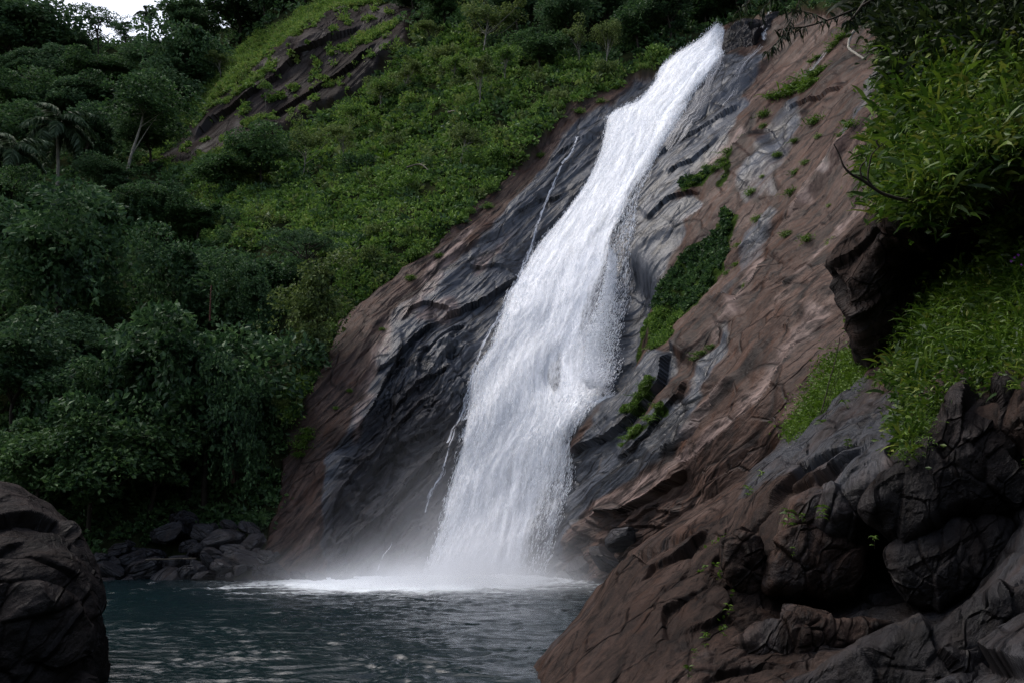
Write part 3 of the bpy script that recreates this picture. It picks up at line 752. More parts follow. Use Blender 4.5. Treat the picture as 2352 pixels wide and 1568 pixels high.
# ------------------------------------------------------------------ near rocks: each a closed body behind its outline
def smooth_ring(poly, n, it):
    poly = np.asarray(poly, float)
    P = np.concatenate([poly, poly[:1]])
    d = np.concatenate([[0], np.cumsum(np.linalg.norm(np.diff(P, axis=0), axis=1))])
    t_ = np.linspace(0, d[-1], n, endpoint=False)
    R = np.stack([np.interp(t_, d, P[:, 0]), np.interp(t_, d, P[:, 1])], 1)
    for _ in range(it):
        R = (np.roll(R, 1, 0) + 2 * R + np.roll(R, -1, 0)) / 4
    return R
def rock_body(name, poly, center, ctrl, thick, mat, rnd=.12, nth=420, nr=170, rough=1.0, wet=.3, pale=0., dark=0., moss=None, seed=0, label=None, cat='boulder', kind=None, group=None, bedscale=1.0, it=3, crack=1.0, facet=1.0):
    ring = smooth_ring(poly, nth, it); c = np.array(center, float)
    dep = TPS(ctrl, lam=1e-3)
    rho = np.concatenate([np.linspace(.004, 1, nr) ** .8, [1.0]])[:nr]
    Q = c + rho[:, None, None] * (ring - c)[None]
    D = dep(Q[..., 0], Q[..., 1])
    e = np.clip((rho - (1 - rnd)) / rnd, 0, 1)
    D = D + (thick * .30 * (1 - np.sqrt(1 - e ** 2 * .999)))[:, None]
    front = at(Q[..., 0], Q[..., 1], D)
    nb = 26
    rb = np.linspace(1, .004, nb + 1)[1:]
    Qb = c + rb[:, None, None] * (ring - c)[None]
    Db = D[-1][None] + thick * .8 * np.sqrt(1 - rb ** 2)[:, None] + .02
    Pb = at(Qb[..., 0], Qb[..., 1], Db)
    P = np.concatenate([front, Pb], 0)
    P = np.concatenate([P, P[:, :1]], 1)
    n_ = grid_normals(P); cen = P.reshape(-1, 3).mean(0)
    if ((P - cen) * n_).sum(-1).mean() < 0: n_ = -n_
    n_ = np.stack([blur(n_[..., k], 6) for k in range(3)], -1); n_ = unit(n_)
    n_[:, 0] = n_[:, -1] = unit(n_[:, 0] + n_[:, -1])
    B = np.stack([P @ E_S, P @ E_T, P @ E_N], -1) * bedscale
    s, t, k = B[..., 0], B[..., 1], B[..., 2]
    f = lambda a, b, z: perlin(np.stack([s * a, t * b, k * b * .7 + 9.1 * z + seed], -1))
    m = .22 * f(.25, .45, 1) + .12 * f(.7, 1.1, 2)
    m += crack * (.13 * saw(t / 1.1 + .9 * f(.3, .5, 3), .28) * sstep(-.2, .3, f(.4, .6, 4)) + .07 * saw(t / .42 + 1.1 * f(.6, 1, 5), .3) * sstep(-.2, .3, f(.6, 1, 6)))
    m += crack * .10 * saw((s * .7 + k * .6) / .9 + 1.0 * f(.5, .5, 7), .3) * sstep(0, .4, f(.5, .5, 8))
    pts_ = np.stack([s * .75, t * 1.1, k * .8], -1).reshape(-1, 3); rg = np.random.default_rng(seed + 5)
    nf = int(np.clip(np.prod(P.shape[:2]) / 3600, 9, 60)); se = pts_[:nr * P.shape[1]][rg.integers(0, nr * P.shape[1], nf)]; gr_ = rg.normal(size=(nf, 3)) * .26
    b1 = np.full(len(pts_), 1e9); b2 = b1.copy(); id_ = np.zeros(len(pts_), int)
    pw = pts_ + .12 * np.stack([perlin(pts_ * 1.7 + q) for q in (3, 31, 57)], -1)
    for q in range(nf):
        dd = ((pw - se[q]) ** 2).sum(1); cc_ = dd < b1
        b2 = np.where(cc_, b1, np.minimum(b2, dd)); b1 = np.where(cc_, dd, b1); id_ = np.where(cc_, q, id_)
    m = m * .45 + (facet * .75 * (np.clip(((pts_ - se[id_]) * gr_[id_]).sum(1), -.35, .35) - .06 * np.exp(-((np.sqrt(b2) - np.sqrt(b1)) / .05) ** 2))).reshape(m.shape)
    m += .05 * (1 - 2 * np.abs(f(1.6, 2.4, 9))) + .028 * f(4, 6, 10) + .014 * f(9, 13, 11)
    m = blur(m, 1); m = m - m.mean() + .10; m[:, 0] = m[:, -1] = (m[:, 0] + m[:, -1]) / 2
    P = P + n_ * (m * rough)[..., None]
    P[:, -1] = P[:, 0]
    px = np.concatenate([Q, Qb], 0); px = np.concatenate([px, px[:, :1]], 1)
    one = np.ones(P.shape[:2])
    wv = wet(px[..., 0], px[..., 1]) if callable(wet) else wet * one
    mv = moss(px[..., 0], px[..., 1]) if callable(moss) else (moss or 0) * one
    sv = (dark(px[..., 0], px[..., 1]) if callable(dark) else dark) * one; pv = pale * one
    me = make_mesh(name, P, grid_faces(*P.shape[:2]), mat, False, {'bed': (B * [2.6, 1.3, 1.3]).reshape(-1, 3), 'wet': wv.ravel(), 'soil': one.ravel() * 0, 'moss': mv.ravel(), 'pale': pv.ravel(), 'dark': sv.ravel()})
    o = link(name, me); tag(o, label, cat, group, kind)
    return o, dep, px, P, n_

# sloping rock bank on the right that runs down to the water
BANK = [(1196, 1600), (1206, 1545), (1222, 1512), (1255, 1470), (1320, 1408), (1384, 1355), (1421, 1316), (1496, 1262), (1568, 1217), (1650, 1168), (1740, 1105), (1800, 1050), (1830, 1005), (1880, 950), (1935, 905), (2000, 868), (2060, 800), (2110, 730), (2180, 660), (2352, 560), (2600, 520), (2700, 1100), (2600, 1750), (1900, 1800), (1190, 1750)]
BANK_C = [(1196, 1600, 17.6), (1320, 1408, 18.8), (1496, 1262, 20.2), (1650, 1168, 21.2), (1830, 1010, 22.5), (2000, 868, 22.8), (2110, 730, 22.5), (2352, 560, 21), (2600, 520, 19),
          (1400, 1500, 16.6), (1600, 1300, 17.9), (1750, 1200, 18.3), (1900, 1075, 18.2), (2040, 1010, 17.8), (2100, 930, 18.6), (2250, 860, 17.8), (2352, 820, 17.2),
          (2060, 1060, 16.2), (1950, 1080, 16.9), (2200, 920, 16.4), (2352, 900, 15.6), (1850, 1160, 17.0), (2100, 1150, 17.2), (2300, 1100, 16.6),
          (1700, 1350, 16.9), (1900, 1400, 17.2), (2150, 1350, 16.8), (1500, 1500, 16.0), (1800, 1520, 15.2), (2100, 1430, 15.6), (2352, 1300, 14.6), (2100, 1560, 12.5), (2352, 1500, 11.5), (1700, 1700, 13), (2400, 1700, 10), (1250, 1700, 15)]
def bank_wet(px, py): return .15 + .45 * sstep(1750, 2050, px) * sstep(1000, 1060, py) + .5 * blur(inpoly(px, py, [(1800, 1010), (2010, 870), (2080, 930), (2060, 1040), (1900, 1080), (1700, 1160)]).astype(float), 6)
def bank_dark(px, py): return .43 + .45 * sstep(1500, 1250, px) * 0 + .5 * sstep(0, 90, (px - 1560) * .42 + (py - 1275)) * sstep(1500, 1700, px) * np.clip(.75 + .8 * fbm(np.stack([px / 90, py / 90, px * 0 + 5], -1), 3), 0, 1) * .9  # black stain plus shade of the lower front face, put into the colour
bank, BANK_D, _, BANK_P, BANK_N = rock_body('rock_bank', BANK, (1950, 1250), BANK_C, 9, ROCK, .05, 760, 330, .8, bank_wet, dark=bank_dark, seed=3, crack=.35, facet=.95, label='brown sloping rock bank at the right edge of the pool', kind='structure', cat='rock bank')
# dark overhanging block
OVER = [(1886, 612), (1905, 575), (1921, 554), (1950, 530), (1981, 505), (2020, 470), (2012, 420), (2020, 375), (2055, 320), (2075, 260), (2070, 200), (2095, 120), (2150, 20), (2200, -120), (2650, -200), (2750, 300), (2700, 620), (2352, 640), (2220, 680), (2140, 690), (2070, 740), (2018, 862), (2000, 840), (1965, 752), (1942, 708), (1930, 672), (1905, 640)]
OVER_C = [(1886, 612, 22.6), (1921, 554, 23), (1981, 505, 23), (2020, 420, 23.5), (2075, 240, 25), (2150, 20, 28), (2200, -120, 30), (2500, -150, 28), (2650, 300, 20), (2200, 150, 24.5), (2352, 150, 22.5),
          (2150, 350, 21.5), (2352, 300, 19.8), (2080, 430, 21.4), (2060, 490, 20.6), (2130, 486, 19.8), (2210, 462, 19.2), (2270, 400, 18.8), (2352, 372, 18.3), (2700, 500, 18),
          (2000, 570, 21.8), (2100, 560, 22.4), (2200, 550, 22.6), (2352, 470, 21.5), (2352, 600, 22.5), (2150, 680, 22.4), (1960, 640, 21.9), (1990, 740, 22.2), (2018, 862, 22.6)]
over, OVER_D, _, OVER_P, OVER_N = rock_body('overhang_rock', OVER, (2190, 470), OVER_C, 9, ROCK, .06, 640, 260, 1.1, .35, dark=.75, seed=11, label='dark overhanging rock block with a pointed corner jutting over the brown slab', cat='rock outcrop')
BLOCKS = [
 ('brown cracked boulder bulging from the bank face below two bright green ferns', [(1828, 1152), (1876, 1130), (1918, 1145), (1959, 1205), (1985, 1265), (1981, 1317), (1970, 1381), (1899, 1389), (1831, 1351), (1764, 1351), (1768, 1291), (1794, 1220)], (1875, 1265), 16.3, 1.0, .25, .40),
 ('black wet glistening boulder wedged low in the bank at the far right', [(2045, 1269), (2109, 1224), (2131, 1201), (2206, 1175), (2319, 1212), (2340, 1265), (2263, 1336), (2169, 1392), (2113, 1422), (2068, 1396), (2053, 1336)], (2180, 1300), 15.4, .9, .7, .92),
 ('smooth dark slab in the lowest corner of the bank, below a deep black crack', [(1700, 1620), (1760, 1560), (1900, 1500), (2100, 1440), (2240, 1370), (2420, 1290), (2500, 1500), (2300, 1700), (1800, 1720)], (2150, 1560), 12.3, 1.2, .7, .88),
 ('low brown block between bank foot and black crack, beneath the cracked boulder', [(1690, 1480), (1740, 1430), (1800, 1405), (1870, 1412), (1990, 1420), (2050, 1432), (2000, 1470), (1880, 1500), (1760, 1540), (1700, 1530)], (1850, 1460), 15.2, .9, .3, .6),
 ('large black rock mass overhanging the wet boulder, grass tuft on its edge', [(1990, 1170), (2060, 1060), (2110, 1000), (2200, 905), (2352, 868), (2480, 900), (2480, 1180), (2352, 1195), (2200, 1165), (2120, 1200), (2050, 1250)], (2240, 1060), 15.6, 1.2, .7, .95),
 ('narrow reddish block split off the bank beside the cracked boulder', [(1665, 1240), (1690, 1215), (1730, 1225), (1755, 1270), (1750, 1330), (1720, 1370), (1680, 1350), (1660, 1300)], (1708, 1290), 16.6, .6, .3, .5),
]
for k, (lab, poly, cc, Y, th, wet, dark) in enumerate(BLOCKS):
    cs = [(cc[0], cc[1], Y)] + [(x, y, Y + .35 * th * (.35 + .65 * (0 if y > cc[1] else 1))) for x, y in poly[::1]]
    rock_body('boulder', poly, cc, cs, th, ROCK, .25, 300, 110, .62, wet, dark=dark, seed=20 + 7 * k, crack=.35, facet=1.2, label=lab, group='boulders in the right bank', bedscale=1.3)
# boulder at the left edge, its wet black deepened to stand for tree shade
rock_body('boulder', [(-200, 1125), (-80, 1118), (0, 1132), (20, 1137), (45, 1158), (90, 1184), (118, 1208), (140, 1230), (147, 1252), (182, 1282), (206, 1317), (224, 1363), (230, 1398), (224, 1470), (212, 1527), (194, 1580), (180, 1660), (-250, 1680), (-300, 1300)], (0, 1370),
          [(0, 1104, 18.6), (127, 1182, 18.4), (195, 1261, 18.2), (245, 1388, 17.8), (226, 1527, 17.6), (0, 1200, 17.5), (100, 1300, 16.9), (60, 1450, 16.4), (150, 1450, 17.0), (0, 1600, 16.2), (-200, 1400, 16.5)], 5, ROCK, .10, 420, 170, .85, .75, dark=1.0, seed=71, label='big black wet boulder with pale top edge standing in the pool', bedscale=1.0, facet=1.1)

rock_body('rock_knob', [(1662, 132), (1670, 92), (1700, 72), (1740, 52), (1790, 44), (1806, 60), (1770, 92), (1715, 122), (1680, 140)], (1730, 88), [(1662, 132, 79), (1700, 72, 79.5), (1790, 44, 80), (1730, 88, 77.5), (1680, 140, 78), (1806, 60, 79)], 4, ROCK, .3, 200, 60, 2.0, .8, dark=.8, seed=88, label='dark rock knob between the lip of the fall and the little cascade', cat='rock')
# rubble along the far bank
def pebble(seed, sub=4):
    bm_ = bpy.data.meshes.new('x'); import bmesh
    b = bmesh.new(); bmesh.ops.create_icosphere(b, subdivisions=sub, radius=1.0)
    V = np.array([v.co[:] for v in b.verts]); Fc = np.array([[v.index for v in f.verts] for f in b.faces]); b.free(); bpy.data.meshes.remove(bm_)
    r_ = np.random.default_rng(seed)
    for _ in range(9):
        d = unit(r_.normal(size=3)); h = r_.uniform(.45, .85)
        k = V @ d; V = V - np.maximum(k - h, 0)[:, None] * d * .9
    V = V * (1 + .10 * perlin(V * 1.7 + seed) + .05 * perlin(V * 5 + seed))[:, None]
    n_ = len(V); o1 = np.ones(n_)
    return make_mesh('shore_boulder', V * [1.0, .8, .62], Fc, ROCK, False, {'bed': V * 1.2, 'wet': .7 * o1, 'soil': 0 * o1, 'moss': .18 * o1, 'pale': 0 * o1, 'dark': .62 * o1})
PEB = [pebble(k) for k in range(7)]
r_ = np.random.default_rng(12)
spots = [(268, 1300, 36), (330, 1262, 40), (300, 1335, 34), (262, 1340, 26), (365, 1245, 34), (352, 1300, 52), (415, 1330, 62), (455, 1352, 40) if False else (452, 1318, 44), (400, 1210, 42), (432, 1190, 46), (478, 1215, 40), (465, 1258, 30), (505, 1295, 46), (520, 1245, 56), (560, 1270, 40), (575, 1300, 44), (598, 1248, 34),
         (585, 1214, 30), (540, 1318, 34), (610, 1320, 32), (640, 1310, 30), (490, 1330, 36), (345, 1338, 38), (380, 1272, 30), (420, 1275, 34), (660, 1322, 24), (300, 1250, 30), (250, 1275, 30), (700, 1322, 30), (735, 1328, 26), (795, 1318, 30), (822, 1328, 24), (445, 1240, 28), (535, 1205, 24), (620, 1285, 30)]
spots += [(r_.uniform(240, 660), r_.uniform(1225, 1345), r_.uniform(12, 26)) for _ in range(36)]
for k, (px, py, s_) in enumerate(spots):
    p = onhill(px, py)
    o = link('shore_boulder', PEB[k % 7]); sc_ = s_ * 49 / F
    o.location = p + np.array([0, -1.1, .1 * sc_]); o.rotation_euler = (r_.uniform(-.5, .5), r_.uniform(-.5, .5), r_.uniform(0, 6.28)); o.scale = (sc_ * 1.05,) * 3
    tag(o, 'dark angular boulder in the rubble between forest and pool', 'boulder', 'rubble along the far bank')
# boulders at the right foot of the fall
for px, py, s_, lab in [(1335, 1300, 46, 'black wet boulder at the right foot of the fall'), (1400, 1285, 60, 'mossy dark boulder between the fall foot and the brown bank'), (1300, 1322, 26, 'small wet rock breaking the pool surface right of the fall'), (1440, 1235, 52, 'craggy black block under the pink rock edge')]:
    p = onhill(px, py); o = link('shore_boulder', PEB[(px // 10) % 7]); sc_ = s_ * 43 / F
    o.location = p + np.array([0, -.2, 0]); o.rotation_euler = (.2, .3, px * .7); o.scale = (sc_,) * 3
    tag(o, lab, 'boulder', 'rocks at the foot of the fall')
# ------------------------------------------------------------------ leaves, blades, trees
def leafcloud(acc, c, axis, L, W, rng, fold=.18):
    c = np.asarray(c, float); axis = unit(axis)
    side = unit(np.cross(axis, rng.normal(size=c.shape) * [1, 1, .5] + [0, 0, .001])); n_ = np.cross(side, axis)
    L = np.broadcast_to(L, (len(c),))[:, None]; W = np.broadcast_to(W, (len(c),))[:, None]
    V = np.stack([c - axis * L * .5, c + side * W * .5 + n_ * W * fold, c + axis * L * .5, c - side * W * .5 + n_ * W * fold], 1)
    b = np.arange(len(c))[:, None] * 4
    acc.add(V.reshape(-1, 3), None, np.concatenate([b + [0, 1, 2], b + [0, 2, 3]]))

PROF_GRASS = (.7, 1.0, .75, .42); PROF_LEAF = (.12, .85, 1.0, .55)
def blades(acc, base, dirs, L, W, droop, rng, prof=PROF_GRASS):
    base = np.asarray(base, float); n = len(base)
    L = np.broadcast_to(L, (n,))[:, None]; W = np.broadcast_to(W, (n,))[:, None]; droop = np.broadcast_to(droop, (n,))[:, None]
    d = unit(dirs); p = base; pts = [p]
    for k in range(4):
        d = unit(d + droop * np.array([0, 0, -1.]) * (.25 + .3 * k))
        p = p + d * L * .25; pts.append(p)
    side = unit(np.cross(unit(dirs) + 1e-3, rng.normal(size=(n, 3)) * [1, 1, .3]))
    V = []
    for k in range(4):
        V += [pts[k] - side * W * .5 * prof[k], pts[k] + side * W * .5 * prof[k]]
    V.append(pts[4])
    V = np.stack(V, 1); b = np.arange(n)[:, None] * 9
    Q = np.concatenate([b + [0, 1, 3, 2], b + [2, 3, 5, 4], b + [4, 5, 7, 6]]); T = b + [6, 7, 8]
    acc.add(V.reshape(-1, 3), Q, T)

M_FOREST = leaf_material('forest_leaves', (.010, .026, .009), (.030, .070, .022), (.075, .140, .042), patch=.18, spec=.3)
M_DEEP = leaf_material('deep_forest_leaves', (.012, .028, .012), (.034, .076, .030), (.078, .138, .054), patch=.15, spec=.3)
M_VINE = leaf_material('vine_leaves', (.011, .030, .012), (.036, .082, .030), (.085, .155, .055), patch=.3, spec=.35)
M_SLOPE = leaf_material('slope_leaves', (.026, .064, .012), (.084, .165, .027), (.19, .29, .055), (.19, .22, .06), patch=.35, spec=.25)
M_OLIVE = leaf_material('olive_leaves', (.024, .044, .012), (.075, .115, .028), (.165, .215, .06), patch=.4, spec=.3)
M_GRASS = leaf_material('grass_blades', (.036, .074, .014), (.105, .185, .032), (.21, .30, .065), (.28, .29, .11), patch=.5, spec=.2)
M_FERN = leaf_material('fern_leaves', (.018, .045, .004), (.055, .115, .010), (.10, .175, .018), patch=1.2, spec=.2, translucent=.3)
M_NEAR = leaf_material('bank_leaves', (.010, .026, .005), (.036, .080, .010), (.095, .155, .016), (.15, .17, .03), patch=1.1, spec=.3, translucent=.3)
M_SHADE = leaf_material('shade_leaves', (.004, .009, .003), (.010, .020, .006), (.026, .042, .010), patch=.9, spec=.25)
M_DRY = leaf_material('dry_leaves', (.06, .03, .012), (.13, .075, .035), (.22, .16, .09), patch=1, spec=.2)
M_PALM = leaf_material('palm_leaves', (.014, .030, .013), (.034, .064, .027), (.075, .11, .06), patch=.5, spec=.5, rough=.35)
BARK = bark_material('bark_dark', (.018, .014, .010), (.05, .04, .03))
BARKP = bark_material('bark_pale', (.11, .10, .085), (.26, .24, .20))

def make_tree(kind, seed, mat, bark, H=10., ls=None, lm=1.):
    r = np.random.default_rng(seed)
    P = dict(round=dict(n=30, zc=.62, R=.40, Rz=.33, cl=.15, leaves=300, ls=.050, skirt=0), vine=dict(n=30, zc=.60, R=.50, Rz=.34, cl=.15, leaves=300, ls=.046, skirt=150),
             airy=dict(n=24, zc=.72, R=.46, Rz=.20, cl=.085, leaves=130, ls=.032, skirt=0), open=dict(n=20, zc=.72, R=.40, Rz=.26, cl=.10, leaves=130, ls=.042, skirt=0),
             flat=dict(n=24, zc=.80, R=.52, Rz=.11, cl=.11, leaves=170, ls=.038, skirt=0), tall=dict(n=22, zc=.78, R=.30, Rz=.20, cl=.12, leaves=210, ls=.034, skirt=0),
             column=dict(n=26, zc=.56, R=.20, Rz=.42, cl=.11, leaves=220, ls=.036, skirt=90))[kind]
    if ls: P['ls'] = ls
    P['leaves'] = int(P['leaves'] * lm)
    ta, ca = Acc(), Acc()
    top = np.array([r.uniform(-.06, .06), r.uniform(-.06, .06), P['zc']]) * H
    tp = smooth_path([(0, 0, -.06 * H), (r.uniform(-.03, .03) * H, r.uniform(-.03, .03) * H, .25 * H), tuple(top * [1, 1, .75]), tuple(top)], 12)
    tr = {'open': .014, 'airy': .016, 'tall': .014}.get(kind, .022) * H
    ta.tube(tp, np.linspace(tr, tr * .3, 12), 7)
    d = unit(r.normal(size=(P['n'], 3))); rad = r.random(P['n']) ** .45 * (1 + .95 * perlin(d * 1.5 + seed))
    cen = d * rad[:, None] * [P['R'] * H, P['R'] * H, P['Rz'] * H]
    cen += [top[0], top[1], P['zc'] * H]
    for k in range(len(cen)):
        if k % 2 == 0 or kind in ('open', 'airy', 'flat'):
            i = r.integers(4, 11); a = tp[i]
            b = cen[k]; m = (a + b) / 2 + np.array([0, 0, .02 * H]) + r.normal(size=3) * .025 * H
            ta.tube(smooth_path([a, m, b], 7), np.linspace(tr * .38, tr * .10, 7), 5)
        cr = P['cl'] * H * r.uniform(.6, 1.7); nl = int(P['leaves'] * r.uniform(.8, 1.2))
        v = r.normal(size=(nl, 3)) * [1, 1, .8]; v[:, 2] = np.where(v[:, 2] < -.25, -v[:, 2], v[:, 2]); v = unit(v); rr = r.random(nl) ** .3
        pos = cen[k] + v * (rr * cr)[:, None] * [1.2, 1.2, .62 if kind in ('flat', 'airy') else .9]
        ax = v * [1, 1, .3] + r.normal(size=(nl, 3)) * .5 + [0, 0, -.35]
        s_ = P['ls'] * H * r.uniform(.65, 1.3, nl)
        leafcloud(ca, pos, ax, s_, s_ * .55, r)
        if P['skirt'] and (cen[k][:2] ** 2).sum() > (.28 * P['R'] * H) ** 2:
            for q in range(5):
                st = cen[k] + np.array([r.normal() * cr * .7, r.normal() * cr * .7, -cr * .3]); ln = r.uniform(.10, .42) * H
                m_ = P['skirt'] // 5
                tt = r.random(m_)
                pos = st + np.stack([r.normal(size=m_) * .02 * H, r.normal(size=m_) * .02 * H, -tt * ln], 1)
                s2 = P['ls'] * H * r.uniform(.6, 1.1, m_)
                leafcloud(ca, pos, r.normal(size=(m_, 3)) * .5 + [0, 0, -.8], s2, s2 * .6, r)
    return ta.mesh('trunk', bark, True), ca.mesh('crown', mat), H

KIND = {}
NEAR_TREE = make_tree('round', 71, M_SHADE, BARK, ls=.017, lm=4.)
def variants(name, kind, mats, bark, seeds):
    KIND[name] = [make_tree(kind, s_, m, bark) for s_, m in zip(seeds, mats)]
variants('round', 'round', [M_DEEP, M_FOREST, M_DEEP, M_FOREST], BARK, [1, 2, 3, 4])
variants('vine', 'vine', [M_VINE, M_VINE, M_FOREST], BARK, [11, 12, 13])
variants('airy', 'airy', [M_DEEP, M_DEEP], BARK, [21, 22])
variants('open', 'open', [M_OLIVE, M_SLOPE, M_OLIVE], BARKP, [31, 32, 33])
variants('flat', 'flat', [M_DEEP, M_OLIVE], BARK, [41, 42])
variants('tall', 'tall', [M_FOREST, M_OLIVE], BARKP, [51, 52])
variants('column', 'column', [M_VINE, M_OLIVE], BARK, [61, 62])
tree_r = np.random.default_rng(99)
def tree(kind, bx, by, hpx, label, group=None, widen=1.0, var=None, name='tree', cat='tree'):
    ms = KIND[kind]; v = tree_r.integers(len(ms)) if var is None else var
    tm, cm, H = ms[v]
    p = onhill(bx, by); Y = p[1]
    if kind == 'open': hpx *= 1.22
    if kind == 'round' and 240 <= by < 420: hpx *= 1.22; by += 14
    sc = hpx * Y / F / H * 1.04
    e = empty(name, p, label, cat, group)
    e.rotation_euler = (tree_r.uniform(-.13, .13), tree_r.uniform(-.13, .13), tree_r.uniform(0, 6.28)); widen *= 1.15 if kind in ('round', 'vine') else 1.0
    e.scale = (sc * widen * tree_r.uniform(.8, 1.1), sc * widen * tree_r.uniform(.8, 1.1), sc * tree_r.uniform(1., 1.1))
    link('trunk', tm, e); link('crown', cm, e)
    return e
SKY_G, FOR_G, VIN_G, SLO_G, TOP_G = 'trees along the skyline', 'trees of the dark valley forest', 'vine covered trees above the pool', 'small trees on the green slope', 'trees at the head of the fall'
